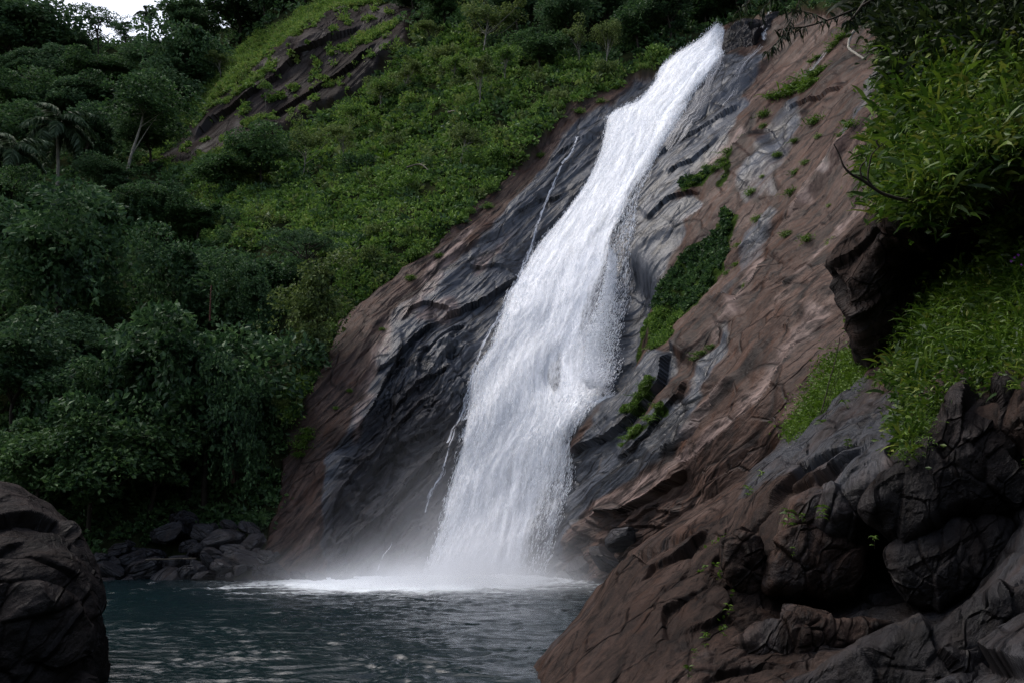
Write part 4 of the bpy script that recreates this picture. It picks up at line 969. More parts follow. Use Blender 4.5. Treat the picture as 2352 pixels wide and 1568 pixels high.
for a in [
 ('round', 18, 190, 215, 'huge dark tree filling the upper left corner beside the white sky', SKY_G, 1.0, 0),
 ('round', 66, 150, 100, 'dark tree bulging from the right flank of the huge corner tree', SKY_G, 1.2, 2),
 ('round', 128, 150, 84, 'low dark tree on the skyline just right of the huge corner tree', SKY_G, 1.2, 2),
 ('round', 178, 150, 74, 'small round dark tree at the lowest dip of the skyline', SKY_G, 1.1, 0),
 ('airy', 228, 160, 152, 'broad airy tree on the skyline, white sky showing through its branches', SKY_G, 1.0, 0),
 ('airy', 292, 155, 118, 'thin leafed airy tree between the broad airy tree and the skyline palm', SKY_G, .9, 1),
 ('round', 424, 140, 158, 'dark domed tree breaking the skyline right of the small palm', SKY_G, 1.0, 0),
 ('airy', 490, 115, 105, 'sparse tree in the last gap of white sky', SKY_G, .9, 1),
 ('vine', 428, 236, 175, 'large vine hung tree with pale trailing strands under the skyline dome', FOR_G, .95, 0),
 ('round', 545, 105, 150, 'dark tree on the skyline where the grassy strip begins', SKY_G, 1.1, 2),
 ('round', 620, 60, 140, 'dark tree standing above the middle of the grassy strip', SKY_G, 1.1, 0),
 ('round', 700, 10, 120, 'dark tree above the upper end of the grassy strip', SKY_G, 1.1, 2),
 ('round', 70, 230, 110, 'dark crown directly under the huge corner tree', FOR_G, 1.2, 0),
 ('round', 140, 215, 100, 'dark blue green crown below the low skyline tree', FOR_G, 1.2, 2),
 ('round', 208, 225, 100, 'round mid green crown beneath the broad airy skyline tree', FOR_G, 1.2, 1),
 ('round', 268, 205, 90, 'bushy crown under the thin airy skyline tree', FOR_G, 1.2, 3),
 ('round', 338, 205, 105, 'dark crown straight below the skyline palm', FOR_G, 1.1, 0),
 ('round', 30, 320, 110, 'mid green crown at the left edge two rows under the corner tree', FOR_G, 1.2, 1),
 ('round', 105, 305, 105, 'yellow green rounded crown up the slope from the tall coconut palm', FOR_G, 1.2, 3),
 ('round', 175, 300, 100, 'dark hollow crown between yellow green crown and tall bare trunk tree', FOR_G, 1.2, 0),
 ('round', 240, 285, 90, 'leafy crown on the hillside above the tall bare trunk tree', FOR_G, 1.2, 1),
 ('round', 375, 290, 120, 'grey green crown left of the grassy strip and below the vine hung tree', FOR_G, 1.1, 2),
 ('round', 455, 215, 70, 'small bushy crown squeezed between vine hung tree and grassy strip', FOR_G, 1.2, 1),
 ('tall', 287, 435, 250, 'tall tree with a bare pale lower trunk left of the dark upper cliff', FOR_G, 1.15, 0),
 ('round', 195, 390, 110, 'dark crown right behind the fronds of the tall coconut palm', FOR_G, 1.2, 0),
 ('round', 65, 385, 105, 'mid green crown behind and between the two coconut palms', FOR_G, 1.2, 3),
 ('round', 345, 390, 110, 'dark crown in the hollow between bare trunk tree and upper cliff', FOR_G, 1.0, 2),
 ('round', 245, 450, 80, 'dark low crown at the foot of the tall bare trunk', FOR_G, 1.3, 0),
 ('vine', 30, 560, 170, 'dark vine covered crown under the coconut palm cut by the left edge', VIN_G, 1.0, 2),
 ('vine', 125, 540, 110, 'vine tangled crown at the foot of the tall coconut palm', VIN_G, 1.2, 0),
 ('vine', 205, 560, 110, 'hummock of vines right of the coconut palm foot', VIN_G, 1.2, 1),
 ('vine', 290, 570, 120, 'leafy vine hummock below the pale bare trunk', VIN_G, 1.2, 2),
 ('vine', 375, 560, 120, 'vine hummock beneath the left end of the dark upper cliff', VIN_G, 1.1, 0),
 ('round', 450, 560, 110, 'rounded green crown on the valley edge below the upper cliff', VIN_G, 1.1, 1),
 ('vine', 150, 800, 330, 'huge rounded vine covered tree halfway down the left side', VIN_G, .98, 0),
 ('vine', 405, 760, 200, 'pale vine canopy right of the huge rounded vine tree', VIN_G, 1.15, 1),
 ('vine', 545, 780, 205, 'broad vine canopy above the thin red stem', VIN_G, 1.05, 0),
 ('flat', 715, 690, 155, 'flat topped dark tree at the foot of the green slope', VIN_G, 1.0, 0),
 ('column', 705, 860, 275, 'column of yellow green vines hanging under the flat topped tree', VIN_G, 1.15, 1),
 ('vine', 430, 1130, 405, 'big vine draped dome with a dark hollow beneath, above the rubble bank', VIN_G, .82, 0),
 ('vine', 545, 1130, 300, 'curtain of vines hanging at the right end of the draped dome', VIN_G, .55, 1),
 ('vine', 200, 1060, 230, 'vine draped shoulder sloping down left from the draped dome', VIN_G, 1.0, 1),
 ('round', 170, 930, 190, 'very dark crown in the shadow under the huge rounded vine tree', VIN_G, 1.1, 0),
 ('round', 30, 1010, 240, 'dark tree at the left edge above the black boulder', VIN_G, 1.0, 2),
 ('round', 80, 1190, 240, 'leafy tree hanging over the black boulder at the left edge', VIN_G, 1.0, 1),
 ('round', 335, 1190, 262, 'bushy tree on the bank in front of the draped dome', VIN_G, .95, 3),
 ('round', 205, 1210, 230, 'leafy tree on the bank between black boulder and bushy bank tree', VIN_G, .95, 1),
 ('column', 610, 800, 170, 'narrow leafy tree between red stem and yellow green vine column', VIN_G, 1.1, 0),
 ('round', 640, 720, 120, 'round crown left of the flat topped tree', VIN_G, 1.1, 1),
 ('round', 600, 430, 135, 'broad grey green tree below the dark upper cliff', SLO_G, 1.1, 3),
 ('round', 515, 460, 110, 'leafy tree at the left foot of the dark upper cliff', SLO_G, 1.1, 1),
 ('open', 694, 415, 118, 'small tree with pale forked trunk under the middle of the upper cliff', SLO_G, 1.0, 0),
 ('open', 416, 362, 62, 'thin pale stemmed sapling against the left end of the dark cliff', SLO_G, .8, 0),
 ('open', 611, 250, 58, 'thin leaning pale sapling rooted on the dark cliff face', SLO_G, .8, 1),
 ('open', 502, 188, 62, 'small round tree alone on the grassy strip above the cliff', SLO_G, 1.1, 2),
 ('open', 1110, 135, 140, 'pale branched tree with spreading limbs above the green slope', SLO_G, 1.05, 0),
 ('flat', 990, 112, 52, 'small flat topped tree right of the upper cliff top', SLO_G, 1.3, 1),
 ('open', 1103, 272, 112, 'tree with curved pale trunk in the middle of the green slope', SLO_G, .9, 2),
 ('open', 1043, 212, 78, 'small bushy tree left of the curved trunk tree', SLO_G, 1.1, 1),
 ('open', 926, 228, 78, 'small tree beside the right end of the dark upper cliff', SLO_G, 1.2, 0),
 ('open', 870, 262, 70, 'low tree under the right end of the dark upper cliff', SLO_G, 1.2, 1),
 ('open', 800, 320, 75, 'low tree just below the middle of the upper cliff edge', SLO_G, 1.2, 1),
 ('open', 1060, 400, 90, 'open leafed tree low on the green slope right of the banana plants', SLO_G, 1.1, 2),
 ('open', 790, 395, 95, 'slender dark tree on the green slope above the upper banana plant', SLO_G, .8, 0),
 ('open', 1160, 210, 85, 'small leafy tree right of the curved trunk tree', SLO_G, 1.0, 1),
 ('tall', 1391, 172, 118, 'spindly vine clad tree near the lip of the fall', TOP_G, 1.0, 1),
 ('open', 1330, 165, 85, 'small bare limbed tree left of the spindly vine clad tree', TOP_G, 1.0, 0),
 ('round', 1240, 165, 110, 'rounded green tree on the brow right of the pale branched tree', TOP_G, 1.1, 1),
 ('round', 1310, 110, 120, 'dark tree behind the rounded green tree on the brow', TOP_G, 1.1, 2),
 ('round', 1020, 60, 90, 'green tree on the top edge left of the pale branched tree', TOP_G, 1.2, 1),
 ('round', 950, 25, 80, 'dark tree over the right end of the upper cliff', TOP_G, 1.2, 0),
 ('round', 1190, 70, 120, 'dark tree on the top edge right of the pale branched tree', TOP_G, 1.1, 0),
 ('round', 1400, 70, 130, 'dark tree on the top edge above the spindly vine clad tree', TOP_G, 1.1, 2),
 ('round', 1470, 125, 130, 'dark leafy tree left of the lip of the fall', TOP_G, 1.0, 1),
 ('round', 1545, 105, 130, 'dark tree right behind the lip of the fall', TOP_G, 1.1, 0),
 ('round', 1500, 20, 110, 'shadowy tree at the top edge over the fall', TOP_G, 1.1, 2),
 ('round', 1620, 60, 130, 'olive crown directly above the lip of the fall', TOP_G, 1.1, 3),
 ('round', 1700, 45, 110, 'dark tree overhanging the little upper cascade', TOP_G, 1.1, 0),
 ('round', 1800, 15, 110, 'dark tree at the top edge right of the little upper cascade', TOP_G, 1.1, 2),
 ('tall', 1285, 60, 90, 'slim pale trunk among the dark trees on the brow', TOP_G, 1.0, 0),
]:
    tree(*a)

# coconut palms: trunk and every frond a part
def frond_mesh(seed):
    r = np.random.default_rng(seed); a = Acc()
    L = 1.0; n = 34
    t_ = np.linspace(0, 1, n)
    path = np.stack([t_ * .92, 0 * t_, .30 * np.sin(t_ * 2.2) - .55 * t_ ** 2.2], 1)
    a.tube(path, np.linspace(.012, .003, n), 4)
    tan = unit(np.gradient(path, axis=0))
    for sgn in (-1, 1):
        for k in range(3):
            i = np.arange(3, n); b = path[i] + r.normal(size=(len(i), 3)) * .006
            ln = (.30 * np.sin(np.pi * np.clip(t_[i], .05, .97)) ** .6 + .05) * r.uniform(.85, 1.1, len(i))
            d = tan[i] * .55 + np.array([0, sgn * 1.0, 0]) + np.array([0, 0, -.28]) + r.normal(size=(len(i), 3)) * .10
            blades(a, b, d, ln, .042, .5, r, PROF_LEAF)
    return a.mesh('frond', M_PALM)
FRONDS = [frond_mesh(k) for k in range(3)]
def palm(bx, by, cx, cy, size, label, nf=17):
    p = onhill(bx, by); Y = float(p[1]) - .5
    c = at(cx, cy, Y)
    e = empty('palm_tree', p, label, 'palm tree', 'coconut palms')
    t_ = Acc(); rel = c - p
    t_.tube(smooth_path([(0, 0, -.5), tuple(rel * [.2, .2, .5]), tuple(rel)], 14), np.linspace(.20, .13, 14), 8)
    link('trunk', t_.mesh('trunk', BARKP, True), e)
    r = np.random.default_rng(int(bx))
    for k in range(nf):
        f = link('frond', FRONDS[k % 3], e); f.location = rel
        f.rotation_euler = (r.uniform(-.3, .3), -(.95 - 1.9 * (k / (nf - 1))) * .75, k * 2.4)
        f.scale = (size * Y / F * r.uniform(.85, 1.1),) * 3
palm(125, 448, 131, 298, 104, 'tall coconut palm with silvery drooping fronds in the left forest')
palm(66, 500, 30, 358, 92, 'shorter coconut palm partly cut off by the left edge', 15)
palm(342, 150, 341, 34, 36, 'small palm poking above the skyline trees', 11)

# rosette plants with broad leaves on the slope
def rosette(px, py, size, label, n=12, mat=None):
    p = onhill(px, py); r = np.random.default_rng(int(px)); s_ = size * p[1] / F
    a = Acc(); ph = np.arange(n) * 2.4
    d = np.stack([np.cos(ph), np.sin(ph), r.uniform(.4, 1.3, n)], 1)
    blades(a, np.zeros((n, 3)) + [0, 0, .2 * s_], d, s_ * r.uniform(.85, 1.15, n), s_ * .22, .22, r, PROF_LEAF)
    o = link('banana_plant', a.mesh('banana_plant', mat or M_FERN), None, p + NSUP * .2)
    tag(o, label, 'plant', 'broad leaved rosette plants on the slope')
NSUP = np.array([0, -.3, .2])
rosette(885, 378, 34, 'larger broad leaved rosette plant on the green slope')
rosette(905, 445, 30, 'broad leaved rosette plant just below the larger one')
rosette(660, 470, 18, 'small pale rosette plant near the foot of the upper cliff trees', 8)
rosette(715, 800, 34, 'broad leaved rosette plant at the edge of the brown rock under the vines')
rosette(330, 800, 30, 'yellow green broad leaved plant peeping over the draped dome', 9)

# ------------------------------------------------------------------ scrub, undergrowth and grass (masses nobody could count)
MID = [(440, 400), (520, 352), (600, 335), (670, 300), (740, 265), (840, 220), (900, 150), (945, 80), (1000, 60), (1150, 100), (1300, 140), (1400, 160), (1540, 130), (1545, 165), (1470, 185), (1380, 215), (1300, 270), (1230, 350), (1170, 405), (1085, 492), (1005, 566), (905, 660), (805, 730), (775, 780), (725, 890), (680, 985), (640, 930), (720, 830), (790, 640), (700, 560), (560, 580), (450, 560)]
STRIP = [(330, 372), (400, 250), (480, 195), (520, 145), (600, 85), (700, 25), (800, -40), (930, -40), (870, 4), (790, 25), (640, 118), (560, 185), (500, 236), (440, 262), (400, 330)]
PATCH = [[(440, 262), (520, 238), (640, 150), (630, 170), (540, 232), (470, 262)], [(385, 400), (440, 380), (520, 350), (600, 330), (640, 340), (560, 400), (430, 430)], [(555, 285), (605, 275), (610, 292), (570, 300)], [(800, 110), (870, 70), (930, 60), (900, 90), (840, 118)]]
def scatter(n, test, rng, box=(-150, 2352, -60, 1330)):
    px = rng.uniform(box[0], box[1], n); py = rng.uniform(box[2], box[3], n)
    k = test(px, py); return px[k], py[k]
rng = np.random.default_rng(77)
veg = lambda x, y: (samp(M_ROCK, x, y) < .5) & (y > np.interp(x, [p[0] for p in RIDGE], [p[1] for p in RIDGE]) + 3)
def clumps(name, px, py, rad, nl, leafpx, mat, label, rng, up=.3, cat='undergrowth', asp=.55, flat=.7):
    a = Acc(); P = onhill(px, py); Y = P[:, 1]
    nrm = unit(samp(NS, px, py) * .5 + [0, 0, .9])
    R = rad * Y / F
    c = np.repeat(P + nrm * (R * .25)[:, None], nl, 0); R_ = np.repeat(R, nl)
    v = unit(rng.normal(size=c.shape) + np.repeat(nrm, nl, 0) * .5); rr = rng.random(len(c)) ** .4
    pos = c + v * (rr * R_)[:, None] * [1, 1, flat]
    s_ = np.repeat(leafpx * Y / F, nl) * rng.uniform(.6, 1.35, len(c))
    leafcloud(a, pos, v + rng.normal(size=c.shape) * .45 + [0, 0, -.1], s_, s_ * asp, rng)
    o = link(name, a.mesh(name, mat)); return tag(o, label, cat, kind='stuff')
x, y = scatter(11000, lambda x, y: veg(x, y) & ~((y > 1225) & (x > 225)) & (~inpoly(x, y, MID) | (rng.random(len(x)) < .12)) & ~inpoly(x, y, STRIP), rng)
clumps('undergrowth', x, y, 10 + 30 * rng.random(len(x)) ** 2, 48, 12, M_FOREST, 'dark leafy undergrowth filling the forest floor', rng)
x, y = scatter(56000, lambda x, y: veg(x, y) & inpoly(x + 12 * np.sin(y / 9), y, MID), rng)
k = fbm(np.stack([x / 70, y / 70, x * 0], -1), 3) > -.2
clumps('slope_scrub', x[k], y[k], 6 + 24 * rng.random(k.sum()) ** 2, 30, 10, M_SLOPE, 'low bright green scrub covering the slope left of the fall', rng)
k = (fbm(np.stack([x / 45, y / 45, x * 0 + 9], -1), 3) > .12) & (rng.random(len(x)) < .35)
clumps('slope_scrub', x[k], y[k], 9 + 22 * rng.random(k.sum()) ** 2, 30, 15, M_OLIVE, 'patches of larger leaved olive green scrub on the slope left of the fall', rng, asp=.5, flat=.9)
k = (fbm(np.stack([x / 45, y / 45, x * 0 + 19], -1), 3) > .15) & (rng.random(len(x)) < .35)
clumps('slope_scrub', x[k], y[k], 9 + 20 * rng.random(k.sum()) ** 2, 30, 12, M_FOREST, 'patches of dark green scrub on the slope left of the fall', rng, asp=.6, flat=.9)
def tussocks(name, px, py, lenpx, nb, mat, label, rng, wpx=1.6, droop=.55, spread=.8, cat='grass', kind='stuff'):
    a = Acc(); P = onhill(px, py); Y = P[:, 1]; n = len(P)
    d = rng.normal(size=(n * nb, 3)) * spread * [1, 1, .5] + [0, 0, 1.0]
    d += np.repeat(samp(NS, px, py), nb, 0) * .5
    L = np.repeat(lenpx * Y / F, nb) * rng.uniform(.6, 1.2, n * nb)
    base = np.repeat(P, nb, 0) + rng.normal(size=(n * nb, 3)) * (L * .18)[:, None]
    blades(a, base, d, L, np.repeat(wpx * Y / F, nb), droop, rng)
    o = link(name, a.mesh(name, mat)); return tag(o, label, cat, kind=kind)
x, y = scatter(9000, lambda x, y: veg(x, y) & inpoly(x, y, MID), rng)
k = fbm(np.stack([x / 60, y / 60, x * 0 + 4], -1), 3) > -.05
tussocks('grass', x[k], y[k], rng.uniform(16, 34, k.sum()), 12, M_GRASS, 'long arching grass among the scrub of the green slope', rng)
def strip_t(x, y):
    r_ = inpoly(x, y, STRIP)
    for p in PATCH: r_ |= inpoly(x, y, p)
    return r_
x, y = scatter(40000, strip_t, rng, (300, 960, -60, 440))
tussocks('grass', x, y, rng.uniform(10, 20, len(x)), 9, M_GRASS, 'bright grass growing on the strip and ledges around the dark upper cliff', rng, 1.5)
k = rng.random(len(x)) < .4
clumps('slope_scrub', x[k], y[k], rng.uniform(5, 13, k.sum()), 26, 7, M_SLOPE, 'green scrub mixed into the grass strip above the dark upper cliff', rng)
x, y = scatter(30000, lambda x, y: (samp(M_DARK, x, y) > .5) & (fbm(np.stack([x / 34, y / 22, x * 0 + 12], -1), 4) > .20), rng, (320, 980, 0, 420))
k = rng.random(len(x)) < .5
clumps('slope_scrub', x[k], y[k], 4 + 10 * rng.random(k.sum()) ** 2, 22, 7, M_SLOPE, 'ragged green scrub clinging to the dark upper cliff', rng)
# hanging greenery on the wet wall right of the fall
x, y = scatter(150000, lambda x, y: samp(M_MOSS, x, y) > .98 - 1.0 * fbm(np.stack([x / 22, y / 22, x * 0 + 2], -1), 5, .75), rng, (1380, 1720, 330, 1040))
k = (rng.random(len(x)) < .30) & ~((x < 1570) & (y > 700))
clumps('hanging_ferns', x[k], y[k], 3 + 13 * rng.random(k.sum()) ** 2, 26, 9, M_FOREST, 'dark ferns hanging on the wet wall right of the fall', rng, cat='ferns')
k = (rng.random(len(x)) < .30) & (((x < 1570) & (y > 690)) | (rng.random(len(x)) < .28))
clumps('hanging_moss', x[k], y[k], rng.uniform(3, 9, k.sum()), 22, 6, M_SLOPE, 'bright moss trailing at the lower edge of the fern wall', rng, cat='moss')

# shrubs on the slope, each one a thing
def shrub_mesh(seed, mat):
    r = np.random.default_rng(seed); a = Acc()
    for k in range(9):
        c = r.normal(size=3) * [.38, .38, .15] + [0, 0, .35]; n = 110
        v = unit(r.normal(size=(n, 3)) + [0, 0, .5]); leafcloud(a, c + v * .42 * (r.random(n) ** .4)[:, None], v + r.normal(size=(n, 3)) * .5, r.uniform(.10, .2, n), r.uniform(.06, .1, n), r)
    return a.mesh('shrub', mat)
SHR = [shrub_mesh(k, m) for k, m in enumerate([M_SLOPE, M_OLIVE, M_SLOPE, M_FOREST])]
x, y = scatter(1000, lambda x, y: veg(x, y) & inpoly(x, y, MID), rng)
for k in range(min(170, len(x))):
    p = onhill(x[k], y[k]); o = link('shrub', SHR[k % 4]); o.location = p; o.rotation_euler = (0, 0, rng.uniform(0, 6)); o.scale = ((15 + 42 * rng.random() ** 2) * p[1] / F,) * 3
    tag(o, 'low leafy shrub on the steep green slope left of the fall', 'shrub', 'shrubs on the green slope')
# ------------------------------------------------------------------ tufts of grass and fern on the bare slab
def tuft_mesh(seed, mat, n=150):
    r = np.random.default_rng(seed); a = Acc()
    base = r.normal(size=(n, 3)) * [.30, .30, .16]
    d = r.normal(size=(n, 3)) * [.8, .8, .35] + [0, -.5, .75]
    blades(a, base, d, r.uniform(.45, .95, n), r.uniform(.05, .085, n), .75, r)
    c = r.normal(size=(n, 3)) * [.34, .3, .2]
    leafcloud(a, c, r.normal(size=(n, 3)) + [0, -.4, .2], .16, .07, r)
    return a.mesh('grass_tuft', mat)
TUFT = [tuft_mesh(k, M_FERN) for k in range(4)] + [tuft_mesh(9, M_SLOPE)]
def tuft(pts, label, group=None, name='grass_tuft', squash=.75):
    """one tuft; a long patch is several copies of the tuft mesh welded into one object"""
    V, Fs, n0 = [], [], 0
    x0, y0, _ = pts[0]; p0 = onhill(x0, y0)
    for k, (x, y, s_) in enumerate(pts):
        me = TUFT[(k + int(x)) % 5]; nv = len(me.vertices)
        co = np.zeros(nv * 3); me.vertices.foreach_get('co', co); co = co.reshape(-1, 3)
        an = (x * 1.7) % 6.28; ca_, sa_ = math.cos(an * .15), math.sin(an * .15)
        co = np.stack([co[:, 0] * ca_ - co[:, 1] * sa_, co[:, 0] * sa_ + co[:, 1] * ca_, co[:, 2] * squash], 1)
        p = onhill(x, y); V.append(co * s_ * p[1] / F * 1.25 + (p - p0) + [0, -.06, .02])
        for f in me.polygons: Fs.append([v + n0 for v in f.vertices])
        n0 += nv
    me2 = bpy.data.meshes.new(name); me2.from_pydata(np.concatenate(V).tolist(), [], Fs); me2.materials.append(M_FERN)
    o = link(name, me2, None, p0); return tag(o, label, 'plant', group)
TG = 'green tufts on the bare rock'
tuft([(1800, 225, 34), (1822, 205, 38), (1845, 185, 40), (1870, 170, 34), (1880, 160, 26), (1868, 195, 30), (1775, 235, 24), (1850, 210, 26)], 'largest bright green moss patch, high on the brown rock right of the fall', TG, 'moss_patch')
tuft([(1905, 98, 20), (1922, 80, 24), (1938, 62, 22), (1893, 112, 16)], 'bright green patch reaching up the slab under the overhanging bamboo branch', TG, 'moss_patch')
tuft([(1868, 128, 16), (1855, 138, 14)], 'small green patch just above the largest moss patch', TG, 'moss_patch')
tuft([(1490, 925, 22), (1475, 945, 22), (1505, 905, 22), (1455, 958, 18), (1520, 895, 18)], 'row of green grass along the ledge right of the lower fall', TG)
tuft([(1455, 1012, 22), (1480, 1000, 22), (1510, 975, 22), (1530, 948, 18), (1435, 1025, 14)], 'drooping green grass under the second ledge right of the lower fall', TG)
tuft([(1620, 822, 20), (1640, 805, 18), (1605, 835, 14)], 'green tuft at the head of the smooth grey chute', TG)
tuft([(1670, 345, 22), (1655, 365, 24), (1640, 385, 20)], 'dark green tufts under the step beside the upper slab', TG)
tuft([(1600, 408, 20), (1585, 425, 18), (1575, 440, 12)], 'green tufts in a crack above the pale pink rock', TG)
tuft([(2000, 100, 34), (2025, 110, 34), (2010, 130, 24), (2040, 90, 30)], 'leafy clump at the top right of the slab beside the dark trees', TG)
tuft([(693, 1025, 26), (700, 1005, 28), (706, 990, 22), (688, 1045, 18)], 'lone bright clump on the shaded brown rock above the pool', TG)
for k, (x, y, s_) in enumerate([(1756, 268, 20), (1755, 296, 14), (1706, 315, 15), (1869, 278, 26), (1876, 311, 12), (1820, 320, 12), (1783, 356, 15), (1846, 373, 14), (1820, 390, 16), (1723, 442, 18), (1820, 446, 19), (1723, 491, 20), (1961, 454, 14), (1970, 315, 22), (2004, 187, 20),
                   (1674, 390, 17), (1618, 382, 15), (1809, 544, 18), (1858, 555, 20), (1906, 551, 20), (1681, 602, 12), (1726, 666, 17), (1678, 737, 14), (1659, 621, 13), (1748, 405, 8), (1515, 812, 20), (1560, 520, 14), (1620, 470, 16), (1940, 330, 12), (1900, 470, 8), (1690, 560, 14), (800, 905, 9), (880, 775, 9), (770, 940, 8), (1120, 470, 16), (1010, 600, 14), (945, 655, 16), (1380, 230, 14), (1330, 255, 16), (1480, 165, 16), (1240, 345, 14)]):
    me = TUFT[k % 5]; p = onhill(x, y); o = link('grass_tuft', me); o.location = p + np.array([0, -.05, 0])
    o.scale = (s_ * p[1] / F * 1.25,) * 3; o.rotation_euler = (0, 0, (k * .37) % .9 - .45)
    tag(o, 'small green grass tuft rooted in a crack of the bare slab', 'plant', TG)

# ------------------------------------------------------------------ greenery of the near right bank
rng = np.random.default_rng(404)
def near_points(n, poly, dep, jit=.12, holes=()):
    pl = np.array(poly); px = rng.uniform(pl[:, 0].min(), pl[:, 0].max(), n); py = rng.uniform(pl[:, 1].min(), pl[:, 1].max(), n)
    k = inpoly(px + 10 * rng.normal(size=n), py + 10 * rng.normal(size=n), poly)
    for h in holes: k &= ~inpoly(px, py, h)
    px, py = px[k], py[k]
    return px, py, at(px, py, dep(px, py) - .08 - jit * rng.random(len(px)))
UP = np.array([0, -.35, .8])
def bank_mix(pts, name, label, mat, nblade, blade_px, leaf_px, depth_off=.0, dens=None, droop=.5, wide=.11, cat='ground cover', prof=PROF_LEAF, extra=True):
    px, py, P = pts; a = Acc(); n = len(P)
    B = np.repeat(P, nblade, 0); Y = B[:, 1]
    d = rng.normal(size=B.shape) * [.8, .8, .5] + UP
    L = blade_px * Y / F * rng.uniform(.5, 1.25, len(B))
    blades(a, B + rng.normal(size=B.shape) * (L * .3)[:, None] + [0, -depth_off, 0], d, L, L * wide * rng.uniform(.7, 1.4, len(B)), droop * rng.uniform(.4, 1.3, len(B)), rng, prof)
    if extra:
        C = np.repeat(P, 5, 0); s_ = leaf_px * C[:, 1] / F * rng.uniform(.6, 1.4, len(C))
        leafcloud(a, C + rng.normal(size=C.shape) * (s_ * 1.4)[:, None] + UP * (s_ * .5)[:, None], rng.normal(size=C.shape) * [1, 1, .4] + [0, -.4, -.2], s_, s_ * .45, rng)
    o = link(name, a.mesh(name, mat)); return tag(o, label, cat, kind='stuff')
VEG1 = [(2055, 480), (2030, 455), (2012, 420), (2012, 380), (2050, 315), (2062, 230), (2075, 170), (2110, 120), (2200, 100), (2352, 110), (2400, 120), (2400, 370), (2290, 378), (2255, 398), (2215, 452), (2150, 492), (2110, 490)]
bank_mix(near_points(5200, VEG1, OVER_D, .6), 'bank_greenery', 'dense leafy green plants draped over the top of the dark overhang', M_NEAR, 6, 66, 20, wide=.14)
V1L = [(2070, 470), (2020, 400), (2080, 340), (2200, 290), (2352, 240), (2400, 360), (2260, 385), (2210, 450), (2140, 490)]
bank_mix(near_points(1700, V1L, OVER_D, .6), 'bank_grass', 'bright arching grass along the lip of the dark overhang', M_FERN, 6, 62, 12, wide=.05, droop=.8, cat='grass', prof=PROF_GRASS)
VTOP = [(2060, 215), (2085, 120), (2060, 60), (1985, 20), (1990, -60), (2420, -60), (2420, 130), (2200, 120), (2110, 160)]
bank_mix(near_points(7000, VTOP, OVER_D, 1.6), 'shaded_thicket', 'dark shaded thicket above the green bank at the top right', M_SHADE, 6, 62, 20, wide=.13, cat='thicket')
# lower bank greenery, on the rock bank below the overhang
VEG2 = [(1995, 715), (2050, 660), (2130, 640), (2230, 640), (2352, 565), (2420, 560), (2420, 880), (2352, 872), (2250, 885), (2190, 915), (2135, 960), (2110, 1010), (2085, 1045), (2062, 1035), (2075, 975), (2100, 905), (2080, 890), (2040, 880), (2055, 835), (2080, 800), (2040, 790), (2005, 760)]
HOLE2 = [(2085, 810), (2130, 790), (2120, 850), (2090, 860)]
bank_mix(near_points(6000, VEG2, BANK_D, .5, [HOLE2]), 'bank_greenery', 'leafy green ground cover spilling down the ledge under the overhang', M_NEAR, 5, 46, 15, wide=.14)
VG2 = [(2140, 760), (2200, 690), (2352, 600), (2420, 600), (2420, 800), (2330, 830), (2220, 850), (2150, 820)]
bank_mix(near_points(2600, VG2, BANK_D, .45), 'bank_grass', 'tall bright grass with brown dead blades on the lower ledge', M_FERN, 6, 62, 10, wide=.05, droop=.55, cat='grass', prof=PROF_GRASS)
bank_mix(near_points(420, [(2160, 790), (2230, 740), (2300, 700), (2290, 760), (2200, 830)], BANK_D, .5), 'dead_grass', 'dead brown stalks among the tall bright grass', M_DRY, 4, 40, 6, wide=.05, droop=.7, cat='grass', prof=PROF_GRASS, extra=False)
VEG3 = [(1885, 870), (1905, 830), (1960, 800), (1998, 805), (2005, 865), (1965, 905), (1915, 935), (1860, 985), (1830, 1015), (1803, 1012), (1812, 975), (1850, 925)]
bank_mix(near_points(2600, VEG3, BANK_D, .25), 'bank_grass', 'low bright green grass running down the edge of the sloping bank', M_FERN, 5, 24, 9, wide=.07, droop=.7, cat='grass', prof=PROF_GRASS)
VEG4 = [(1985, 660), (1950, 730), (1965, 760), (1990, 740), (2010, 700)]
bank_mix(near_points(200, VEG4, BANK_D, .2), 'bank_greenery', 'few green leaves hanging at the foot of the pointed overhang', M_NEAR, 4, 22, 9, wide=.16)
VEG5 = [(2290, 520), (2352, 490), (2420, 470), (2420, 600), (2352, 590), (2300, 600), (2270, 570)]
bank_mix(near_points(900, VEG5, lambda x, y: OVER_D(x, y) - 1.6, .5), 'bank_greenery', 'shaded leafy plants with purple flowers under the overhang at the right edge', M_NEAR, 5, 34, 11, wide=.2)

# single plants that stand out on the bank
def bank_plant(px, py, dep, size, label, mat, n=10, wide=.13, droop=.35, name='leafy_plant', group='single plants of the right bank', up=.9, prof=PROF_LEAF, stems=True):
    Y = float(dep(np.array(px), np.array(py))) - .35; p = at(px, py, Y); s_ = size * Y / F
    e = empty(name, p, label, 'plant', group); r = np.random.default_rng(int(px * 3 + py))
    a, b = Acc(), Acc()
    d0 = unit(np.array([r.uniform(-.5, .3), -.5, 1.0])); path = smooth_path([(0, 0, -.1), tuple(d0 * s_ * .4), tuple(d0 * s_ * .8 + np.array([-.05, -.05, 0]) * s_)], 8)
    b.tube(path, np.linspace(.010, .004, 8) * s_ / .4, 5)
    k = r.integers(1, 8, n); base = path[k]
    ph = np.arange(n) * 2.4; d = np.stack([np.cos(ph), np.sin(ph) - .4, r.uniform(.2, up, n)], 1)
    blades(a, base, d, s_ * r.uniform(.55, .9, n), s_ * wide * r.uniform(.8, 1.2, n), droop, r, prof)
    link('stem', b.mesh('stem', BARK), e); link('leaves', a.mesh('leaves', mat), e)
    return e
bank_plant(2212, 240, OVER_D, 85, 'tall plant with upright pale yellow green blades standing over the bank', M_FERN, 8, .17, .15, up=2.2)
